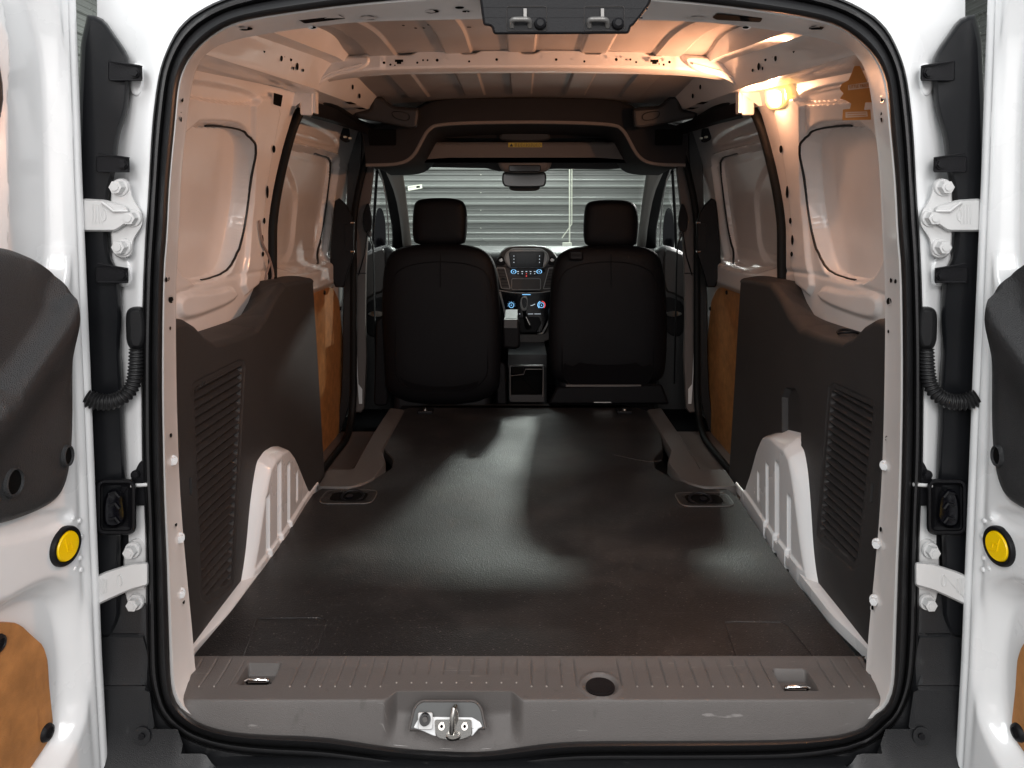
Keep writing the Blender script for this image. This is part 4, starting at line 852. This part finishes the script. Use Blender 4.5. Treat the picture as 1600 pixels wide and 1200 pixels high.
for mir in BOTH:
    m = MB(); P = [(594, 250), (622, 252), (629, 264), (634, 300), (639, 345), (645, 395), (630, 395), (626, 350), (618, 305), (606, 275)]
    m.puff(resamp(chaikin(P, 1), 70, True), [(0, -.08), (0, 0), (2, .014), (5, .018)], AP(), pm('pale_pillar_trim', (.34, .33, .31), .6, bump=(900, .2, 1)) if 'PPT' not in globals() else PPT)
    if 'PPT' not in globals(): PPT = m.mats[0]
    m.build('windscreen_pillar', VAN, mir, 45)
    m = MB(); P = [(577, 252), (600, 252), (611, 275), (622, 305), (630, 350), (634, 402), (612, 402), (613, 360), (606, 320), (600, 290), (590, 268), (578, 259)]
    m.puff(resamp(chaikin(P, 1), 80, True), [(0, -.10), (0, 0), (1.5, .008)], AP(.03), BLACK)
    m.tube([AP(0)(x, y, 0) for x, y in ((591, 262), (598, 282), (603, 310), (606, 345), (608, 400))], .004, SILV, seg=6, N=(0, 1, 0))
    m.build('door_frame', VAN, mir)
    m = MB(); m.tube([A(589, 268, 3.8), A(587, 300, 3.9), A(584, 350, 4.0), A(582, 405, 4.1)], .008, BLACK, seg=8, N=(0, 1, 0))
    m.puff(chaikin([(586, 330), (596, 322), (603, 345), (603, 398), (584, 402)], 2), [(0, -.02), (0, 0)], AD(4.3), GLOSSB)
    m.puff(chaikin([(568, 378), (573, 374), (580, 380), (580, 392), (568, 392)], 2), [(0, -.03), (0, 0)], AD(4.1), BLACK); m.build('door_mirror', VAN, mir)
    m = MB(); P = [(556, 404), (572, 394), (590, 386), (606, 382), (620, 390), (620, 655), (556, 655)]
    m.puff(resamp(rpoly(P, 4, 3), 90, True), [(0, -.5), (0, 0), (4, .03), (9, .04)], AD(3.72), DASH)
    m.puff(chaikin([(563, 402), (590, 389), (604, 387), (604, 455), (585, 460), (568, 472), (562, 470)], 2), [(0, 0), (0, .044), (3, .056)], AD(3.72), SILV if False else STEP)
    m.puff(chaikin([(568, 476), (590, 464), (604, 464), (604, 520), (572, 530)], 2), [(0, 0), (0, .044), (2, .046)], AD(3.72), BLACK)
    m.puff(chaikin([(574, 488), (584, 484), (600, 486), (600, 494), (590, 497), (575, 494)], 2), [(0, .03), (0, .060), (1.5, .066)], AD(3.72), CHROME)
    m.build('front_door_trim', VAN, mir, 45)
    m = MB(); m.box(-.90, -.86, 3.24, 4.7, -.3, .60, PAINT); m.build('front_door_skin', VAN, mir, bevel=.01)
m = MB(); m.box(-.84, .872, 3.06, 4.9, -.19, -.17, CLOTH); m.box(-.84, .872, 4.75, 4.8, -.19, .55, CLOTH); m.box(-.5, .53, 3.06, 3.09, -.17, .0, CLOTH); m.build('cab_floor', VAN)
# ------------------------------------------------------------------ front seats
def soft(m, P, D, th, mat, e=5, n=100, rb=.02):
    """a padded slab facing the camera: outline P, back face at D, thickness th forward"""
    O = resamp(chaikin(P, 2), n, True)
    m.puff(O, [(('s', .5), -th), (('s', 1-e*.020), -th), (('s', 1-e*.006), -th+rb*.5), (('s', 1), -th+rb*1.6), (('s', 1), -rb*1.2), (('s', 1-e*.004), -rb*.55), (('s', 1-e*.010), -rb*.1), (('s', 1-e*.02), .004), (('s', .76), .008), (('s', .6), .010), (('s', .3), .011)], AD(D), mat)
def seat(P_back, P_head, base, off, pas):
    m = MB(); soft(m, P_back, 3.08, .15, LEATH, 8)
    st = m.build('front_seat', VAN, angle=60, label='driver seat back, plain black' if not pas else 'passenger seat back with release handle and grey cross bar')
    m = MB(); soft(m, P_head, 3.10, .12, LEATH, 7, 80); m.build('headrest', st, angle=60)
    xc = np.mean([p[0] for p in P_head])
    for dx in (-24, 24):
        m = MB(); m.cyl(A(xc+dx, 396, 3.13), (0, 0, 1), .006, .06, CHROME, 12); m.build('headrest_post', st)
        m = MB(); m.cyl(A(xc+dx, 390, 3.13), (0, 0, 1), .013, .01, BLACK, 16); m.build('post_collar', st)
    x0 = min(p[0] for p in P_back); x1 = max(p[0] for p in P_back)
    m = MB(); m.puff(rpoly([(x0+22, 452), (x1-22, 452), (x1-20, 590), (x1-45, 612), (x0+45, 612), (x0+20, 590)], 16, 4), [(-.5, .002), (0, .011), (1.5, .011), (2.5, .009), (6, .011), (('s', .6), .013)], AD(3.084), CLOTH); m.build('back_panel', st, angle=50)
    P = [A(a, b, 3.064) for a, b in ((xc, 396), (xc, 420), (xc, 448))]; m = MB(); m.tube(P, .0012, LEATH, seg=5); 
    m.tube([A(a, b, 3.068) for a, b in chaikin([(x0+14, 455), (x0+20, 425), (x0+50, 412), (xc, 408), (x1-50, 412), (x1-20, 425), (x1-14, 455)], 2, False)], .0014, LEATH, seg=5); m.build('seam', st)
    m = MB(); c0 = A(x0+6, 560, 3.1); c1 = A(x1-6, 560, 3.1); m.box(c0[0], c1[0], 3.12, 3.62, .20, .36, LEATH); m.box(c0[0]+.03, c1[0]-.03, 3.11, 3.5, -.17, .20, BLACK)
    m.build('seat_base', st, bevel=.03, seg=4)
    return st
L = [(600, 560), (596, 470), (601, 405), (622, 386), (660, 381), (720, 381), (754, 387), (775, 408), (782, 470), (783, 560), (778, 632), (604, 632)]
Hd = [(645, 335), (648, 314), (665, 310), (688, 309), (712, 310), (727, 316), (731, 340), (729, 370), (726, 384), (650, 384), (644, 370)]
s1 = seat(L, Hd, None, 0, False)
R_ = [(857, 560), (858, 470), (864, 410), (880, 390), (915, 383), (980, 383), (1015, 387), (1034, 402), (1042, 470), (1042, 560), (1033, 605), (868, 605)]
H2 = [(x+267, y+3) for x, y in Hd]
s2 = seat(R_, H2, None, 0, True)
m = MB(); m.puff(rrect(889, 391, 912, 407, 5, 4), [(0, -.01), (0, .010), (1.5, .013), (3, .008)], AD(3.07), BLACK); m.puff(rrect(893, 397, 909, 400, 1, 2), [(0, 0), (0, .014)], AD(3.07), LEATH); m.build('release_handle', s2)
m = MB(); m.puff(rrect(884, 601, 1002, 604.5, 1, 2), [(0, -.02), (0, .016), (.5, .017)], AD(3.07), STEP); m.build('cross_bar', s2)
m = MB(); m.puff(rpoly([(870, 604), (1034, 600), (1046, 632), (856, 632)], 5, 3), [(0, -.1), (0, 0), (3, .008)], AD(3.06), LEATH); m.puff(rrect(928, 628, 955, 629.4, .3, 1), [(0, 0), (0, .010)], AD(3.06), STEEL); m.build('lower_bracket', s2)
m = MB(); m.puff(rpoly([(588, 500), (606, 490), (606, 634), (584, 634)], 8, 3), [(0, -.3), (0, 0), (2, .006)], AD(3.12), LEATH); m.build('side_cover', s1); m = MB(); m.puff(rpoly([(776, 560), (790, 570), (792, 632), (776, 632)], 4, 3), [(0, -.3), (0, 0), (2, .006)], AD(3.12), LEATH); m.build('side_cover', s1)
m = MB(); m.puff(rpoly([(784, 500), (790, 497), (810, 497), (813, 503), (813, 542), (806, 546), (786, 544)], 4, 3), [(0, -.3), (0, 0), (2, .010), (4, .012)], AD(3.1), LEATH); m.box(*sorted((A(788, 500, 3.08)[0], A(808, 500, 3.08)[0])), 3.07, 3.4, A(790, 512, 3.08)[2], A(790, 499, 3.08)[2], DASH); m.build('armrest', s1, bevel=.006)
for x in (665, 975):
    m = MB(); c = FL(x, 645); m.box(c[0]-.03, c[0]+.03, c[1]-.02, c[1]+.03, 0, .012, BLACK); m.cyl((c[0], c[1]-.01, .012), (0, 0, 1), .008, .008, STEEL, 6); m.build('seat_anchor', VAN, bevel=.003)
# ------------------------------------------------------------------ dashboard
m = MB(); px = np.linspace(560, 1082, 60); Lp = []
for d, y in ((4.75, 386), (4.6, 384), (4.3, 385.5), (4.05, 390), (3.95, 396), (3.92, 410), (3.93, 440), (3.98, 470), (4.02, 500), (4.15, 560), (4.3, 640)):
    Lp.append([A(820+(x-820)*(3.95/d if d > 3.95 else 1)*1.08, y+1.2*abs((x-820)/260)**3*6, d) for x in px])
m.loft(Lp, DASH, closed=False); dash = m.build('dashboard', VAN, angle=50)
DM2 = AD(3.90)
m = MB(); m.puff(chaikin([(774, 408), (786, 388), (800, 383), (845, 383), (860, 388), (876, 408), (874, 420), (776, 420)], 1), [(0, -.06), (0, .012), (2, .022), (4, .024)], DM2, STEP)
m.puff(rpoly([(790, 395), (800, 388), (846, 388), (856, 395), (859, 406), (850, 419), (796, 419), (787, 406)], 4, 4), [(0, .0), (0, .030), (1.2, .034), (2.4, .030)], DM2, SILV)
m.build('console_hood', dash, angle=40)
m = MB(); m.puff(rpoly([(797, 393), (849, 393), (851, 396), (848, 418), (798, 418), (795, 396)], 2, 3), [(0, 0), (0, .034), (.8, .036)], DM2, GLOSSB); m.poly([A(x, y, 3.862) for x, y in ((807, 396), (838, 396), (838, 412), (807, 412))], SCREEN)
for x in (803, 843):
    for y in (400, 405, 410): m.poly([A(x+a, y+b, 3.862) for a, b in ((-.6, -.6), (.6, -.6), (.6, .6), (-.6, .6))], WHITEL)
m.build('touch_screen', dash)
m = MB(); m.puff(rpoly([(775, 416), (790, 416), (797, 420), (850, 420), (857, 416), (872, 416), (866, 452), (855, 455), (795, 455), (784, 452)], 3, 3), [(0, -.05), (0, .014), (1, .018)], DM2, STEP)
m.puff(rpoly([(797, 420), (850, 420), (853, 424), (842, 429), (830, 432), (818, 432), (806, 429), (795, 424)], 2, 2), [(0, 0), (0, .022), (.5, .023)], DM2, GLOSSB)
m.puff(rrect(800, 436, 844, 452, 2, 3), [(-1.3, .018), (-.6, .022), (0, .021), (.4, .012)], DM2, SILV, capmat=HOLE)
m.build('centre_panel', dash, angle=40)
for x in (802.5, 842.5):
    m = MB(); c = A(x, 424.3, 3.876); m.cyl(c, (0, -1, 0), .0105, .012, GLOSSB, 24, .0095); m.tube([(c[0]+.0128*cos(t), c[1]-.003, c[2]+.0095*sin(t)) for t in np.linspace(0, 2*pi, 25)[:-1]], .0018, BLUE, True, 6, N=(0, 1, 0)); m.cyl((c[0], c[1]-.012, c[2]), (0, -1, 0), .003, .001, BLUE, 8); m.build('radio_knob', dash)
m = MB()
for i, x in enumerate((809.5, 816, 822.5, 829, 835.5)):
    m.poly([A(x+a, 424.3+b, 3.874) for a, b in ((-1.3, -.5), (1.3, -.5), (1.3, .5), (-1.3, .5))], WHITEL)
    m.poly([A(x+a, 427.6+b, 3.874) for a, b in ((-.7, -.5), (.7, -.5), (.7, .5), (-.7, .5))], WHITEL if i != 2 else RED)
m.poly([A(822.5+a, 431+b, 3.874) for a, b in ((-1.2, 1), (1.2, 1), (0, -1.2))], RED); m.build('radio_button', dash)
for s_ in (1, -1):
    X_ = lambda x: x if s_ == 1 else 1646-x
    for nm, mat_, P, hh in (('vent_frame', SILV, [(775, 418), (789, 418), (798, 452), (783, 451)], .022),):
        m = MB(); P = [(X_(x), y) for x, y in P]; m.puff(rpoly(P, 2, 2), [(0, 0), (0, hh), (1.2, hh+.001), (1.4, hh-.012)], DM2, mat_, capmat=HOLE)
        for k in range(6):
            y = 422.5+k*4.7; xa, xb = 777+k*1.3, 788.5+k*1.4; m.tube([A(X_(xa), y, 3.884), A(X_(xb), y+.4, 3.884)], .0026, BLACK, seg=6)
        m.tube([A(X_(784), 435, 3.874), A(X_(789), 435, 3.874)], .003, STEEL, seg=6)
        m.build('air_vent', dash)
    m = MB(); P = [(X_(x), y) for x, y in ((774, 412), (777, 404), (784, 399), (789, 406), (790, 414), (780, 415))]; m.puff(chaikin(P, 2), [(0, 0), (0, .026), (1, .028)], DM2, BLACK); m.puff(chaikin([(X_(x), y) for x, y in ((779, 405), (785, 402), (787, 409), (781, 410))], 1), [(0, .02), (0, .031), (1, .033)], DM2, STEEL); m.build('inner_vent', dash)
m = MB(); m.puff(rpoly([(779, 455), (868, 455), (862, 478), (852, 505), (846, 520), (806, 520), (792, 490), (786, 478)], 4, 3), [(0, -.1), (0, .03), (1.5, .034)], DM2, GLOSSB)
m.tube([A(x, y, 3.86) for x, y in ((868, 456), (864, 480), (856, 505), (848, 520), (835, 525), (812, 525))], .005, SILV, seg=8, N=(0, 1, 0))
m.tube([A(x, y, 3.86) for x, y in ((781, 456), (787, 480), (791, 497))], .005, SILV, seg=8, N=(0, 1, 0))
m.tube([A(x, y, 3.858) for x, y in ((776, 453), (800, 457), (823, 458), (846, 457), (871, 453))], .003, SILV, seg=8, N=(0, 1, 0))
m.tube([A(816, 460.3, 3.86), A(829, 460.3, 3.86)], .002, BLUE, seg=6)
for a, b in ((800, 809), (811, 813), (825, 833), (835, 845)): m.tube([A(a, 490.5, 3.858), A(b, 490.5, 3.858)], .0011, WHITEL, seg=5)
m.tube([A(829, 477.5, 3.858), A(832, 477, 3.858), A(836, 475, 3.858)], .0014, WHITEL, seg=5)
cpn = m.build('climate_panel', dash, angle=40)
for x, ms in ((799, (BLUE, BLUE)), (846, (BLUE, RED))):
    m = MB(); c = A(x, 476.5, 3.866); m.cyl(c, (0, -1, 0), .013, .010, GLOSSB, 24, .012); m.tube([(c[0]+.0125*cos(t), c[1]-.009, c[2]+.0125*sin(t)) for t in np.linspace(0, 2*pi, 25)[:-1]], .0016, BLUE, True, 6, N=(0, 1, 0)); m.cyl((c[0], c[1]-.01, c[2]), (0, -1, 0), .003, .001, BLUE, 8)
    if x == 846:
        m.tube([(c[0]+.019*cos(t), c[1], c[2]+.019*sin(t)) for t in np.linspace(-.9, 1.5, 14)], .0020, RED, seg=6, N=(0, 1, 0)); m.tube([(c[0]+.019*cos(t), c[1], c[2]+.019*sin(t)) for t in np.linspace(1.9, 4.1, 14)], .0020, BLUE, seg=6, N=(0, 1, 0))
    else:
        for t in np.linspace(-.3, 3.4, 7): m.cyl((c[0]+.019*cos(t), c[1], c[2]+.019*sin(t)), (0, -1, 0), .0012, .001, BLUE, 6)
    m.build('climate_knob', dash)
m = MB(); soft(m, [(814, 464), (824, 461), (825, 476), (822, 486), (816, 486), (812, 476)], 3.78, .03, SILV, 1.2, 40, .008); m.puff(chaikin([(815, 465), (823, 465), (823, 478), (819, 483), (816, 478)], 2), [(0, 0), (0, .012), (.6, .014)], AD(3.78), GLOSSB)
m.tube([A(819, 484, 3.8), A(820, 497, 3.82), A(826, 512, 3.84)], [.010, .008, .016], LEATH, seg=12, N=(0, 1, 0)); m.tube([A(822, 495, 3.79), A(828, 508, 3.79)], .003, STEEL, seg=6)
m.build('gear_lever', dash, angle=60)
m = MB(); m.puff(rpoly([(806, 496), (842, 496), (846, 505), (838, 520), (810, 520)], 3, 3), [(0, -.1), (0, .045), (1, .05)], DM2, BLACK); m.puff(rpoly([(792, 522), (852, 522), (868, 480), (872, 480), (860, 530), (846, 536), (800, 536)], 4, 3), [(0, -.1), (0, .05), (1, .056)], DM2, STEP)
m.box(*sorted((A(796, 550, 3.9)[0], A(850, 550, 3.9)[0])), 3.5, 3.9, -.17, A(820, 534, 3.85)[2], DASH)
m.build('gear_console', dash, bevel=.004)
m = MB()
a0, a1 = A(795, 575, 3.17)[0], A(851, 575, 3.17)[0]
m.puff(rrect(795, 570, 851, 626, 4, 4), [(0, -.28), (0, 0), (1, .004), (3, .004), (3.5, -.10)], AD(3.17), DASH, capmat=HOLE)
m.puff(rrect(800, 571, 819, 584, 2, 3), [(0, -.02), (0, .006), (1, .008), (1.6, .0)], AD(3.17), BLACK, capmat=HOLE)
m.tube([A(x, y, 3.155) for x, y in ((797, 620), (797, 587), (818, 585), (821, 577), (849, 577), (848, 620))], .0022, STEP, seg=6, N=(0, 1, 0))
m.puff(rrect(797, 617, 850, 628, 2, 2), [(0, -.02), (0, .006)], AD(3.165), DARKG)
m.build('storage_console', VAN, angle=40)
# ------------------------------------------------------------------ catch housing at the top of the opening
m = MB(); P = [(742, -60), (1030, -60), (1016, 6), (1000, 28), (990, 40), (986, 42), (983, 53), (771, 54), (768, 41), (755, 40), (751, 10)]
m.puff(rpoly(P, 5, 3), [(0, -.07), (0, 0), (2, .004), (4, .005)], AD(1.15), BLACK); m.tube([A(753, 12, 1.146), A(1012, 14, 1.146)], .0012, BLACK, seg=5); m.tube([A(755, 28, 1.146), A(1004, 28, 1.146)], .0012, BLACK, seg=5)
ch = m.build('catch_housing', VAN, angle=40)
for x0 in (792, 913):
    m = MB(); m.puff(rrect(x0, 10, x0+62, 48, 4, 4), [(-1, .0), (-.5, .006), (0, .0065), (1, .002)], AD(1.15), STEP, capmat=STEP)
    m.puff(rrect(x0+2, 14, x0+60, 46, 3, 3), [(0, 0), (0, .003)], AD(1.15), ZINC if False else STEP)
    m.box(*sorted((A(x0+26, 20, 1.14)[0], A(x0+31, 20, 1.14)[0])), 1.141, 1.147, A(x0, 28, 1.144)[2], A(x0, 14, 1.144)[2], GREYM)
    rc = m.build('catch_recess', ch, angle=40)
    m = MB(); m.tube(chaikin([A(x0+8, 42, 1.146), A(x0+7, 32, 1.138), A(x0+12, 30, 1.134), A(x0+30, 30, 1.134), A(x0+36, 32, 1.138), A(x0+36, 42, 1.146)], 2, False), .0042, GREYM, seg=12, N=(0, 1, 0)); m.build('catch_loop', rc)
    m = MB(); c = A(x0+52, 38, 1.146); m.cyl(c, (-.0, -1, 0), .0098, .009, BLACK, 24, .0085); m.cyl((c[0], c[1]-.009, c[2]), (0, -1, 0), .0085, .003, BLACK, 24, .005); m.build('rubber_buffer', rc)
# ------------------------------------------------------------------ load-space lamp (lit)
LAMP = pm('lit_lamp_lens', (1, .8, .4), .3, emis=(1, .60, .18), es=1.1)
LAMPC = pm('lit_bulb', (1, .9, .6), .3, emis=(1, .80, .42), es=9)
RS = lambda off: (lambda a, b, h: (lambda p: (2*CX-p[0], p[1], p[2]))(WS(VX*2+2*CX*F/2.0-a, b, off+h)))
m = MB(); m.puff(rpoly([(1196, 141), (1216, 137), (1222, 142), (1224, 164), (1218, 170), (1203, 171), (1197, 162)], 4, 3), [(0, -.01), (0, .005), (1, .009), (3, .011)], RS(.012), LAMP)
m.build('cargo_lamp', VAN, angle=60)
m = MB(); c = np.array(RS(.012)(1207, 155, .013)); m.cyl(c, (-1, 0, 0), .008, .003, LAMPC, 16); m.build('bulb', bpy.data.objects['cargo_lamp'])
m = MB(); m.puff(rpoly([(1216, 140), (1226, 137), (1230, 155), (1224, 163), (1219, 160)], 3, 3), [(0, -.01), (0, .003), (1, .005)], RS(.012), LAMP); m.build('lamp_clip', bpy.data.objects['cargo_lamp'])
l = bpy.data.lights.new('cargo_lamp_light', 'POINT'); l.energy = 1.2; l.color = (1, .47, .25); l.shadow_soft_size = .008
lo = bpy.data.objects.new('cargo_lamp_light', l); link(lo); lo.location = tuple(c+np.array([-.022, -.004, -.004]))
l = bpy.data.lights.new('cargo_lamp_beam', 'AREA'); l.shape = 'DISK'; l.size = .03; l.energy = 3.9; l.color = (1, .47, .25)
lo = bpy.data.objects.new('cargo_lamp_beam', l); link(lo); lo.location = tuple(c+np.array([-.018, 0, -.002])); lo.rotation_euler = (0, radians(92), 0)
m = MB(); m.tube(chaikin([WS(x, y, .018) for x, y in ((405, 345), (407, 365), (410, 382), (418, 395), (426, 420), (427, 435), (420, 447), (414, 440), (417, 425), (422, 410))], 3, False), .0035, pm('braided_sleeve', (.28, .2, .17), .7, bump=(900, .5)), seg=8, N=(1, 0, 0)); m.build('wiring_harness', VAN)
m = MB(); hc = A(1325, 521, 1.64); m.tube([(hc[0]+.022*cos(t), hc[1]+.018*sin(t), hc[2]+.006*abs(sin(t))) for t in np.linspace(0, 2*pi, 25)[:-1]], .003, BLACK, True, 8); m.build('cargo_hook', VAN)
# ------------------------------------------------------------------ hanging tree air freshener
ORA = pm('orange_printed_card', (.62, .25, .06), .55, var=.05, vscale=40); PALE = pm('pale_print', (.75, .55, .42), .6)
P = [(1338, 98), (1344, 104), (1350, 116), (1355, 128), (1362, 140), (1366, 160), (1352, 160), (1350, 172), (1360, 171), (1361, 187), (1316, 188), (1317, 171), (1328, 170), (1330, 162), (1322, 157), (1312, 154), (1318, 146), (1312, 139), (1315, 131), (1326, 125), (1330, 116), (1333, 108)]
FD = 1.50
m = MB(); m.puff(rpoly(P, 1.2, 3), [(0, -.001), (0, .001)], AD(FD), ORA)
m.poly([A(x, y, FD-.0022) for x, y in ((1325, 133), (1357, 128), (1359, 137), (1325, 141))], PALE); m.poly([A(x, y, FD-.0022) for x, y in ((1321, 175), (1355, 174), (1356, 182), (1321, 184))], PALE)
for y in (175.8, 179.5): 
    m.tube([A(1324, y+1.6, FD-.003), A(1353, y+.6, FD-.003)], .0006, ORA, seg=4)
m.tube([A(1338, 99, FD), A(1339, 92, FD), A(1341, 86, FD+.05)], .0008, PALE, seg=5)
fr = m.build('air_freshener', None, label='orange tree-shaped card air freshener hanging inside the right rear corner of the van', category='air freshener')
cu = bpy.data.curves.new('txt', 'FONT'); cu.body = 'LITTLE TREES'; cu.size = .0118; cu.extrude = .0004; cu.align_x = 'CENTER'; cu.align_y = 'CENTER'
to = bpy.data.objects.new('tmp', cu); COL.objects.link(to); dg = bpy.context.evaluated_depsgraph_get(); me = bpy.data.meshes.new_from_object(to.evaluated_get(dg)); bpy.data.objects.remove(to)
me.materials.clear(); me.materials.append(ORA); t = bpy.data.objects.new('lettering', me); link(t, fr); c = A(1342, 134.7, FD-.0035); t.location = c; t.rotation_euler = (pi/2, radians(-5), 0); t.scale = (.56, .8, 1)
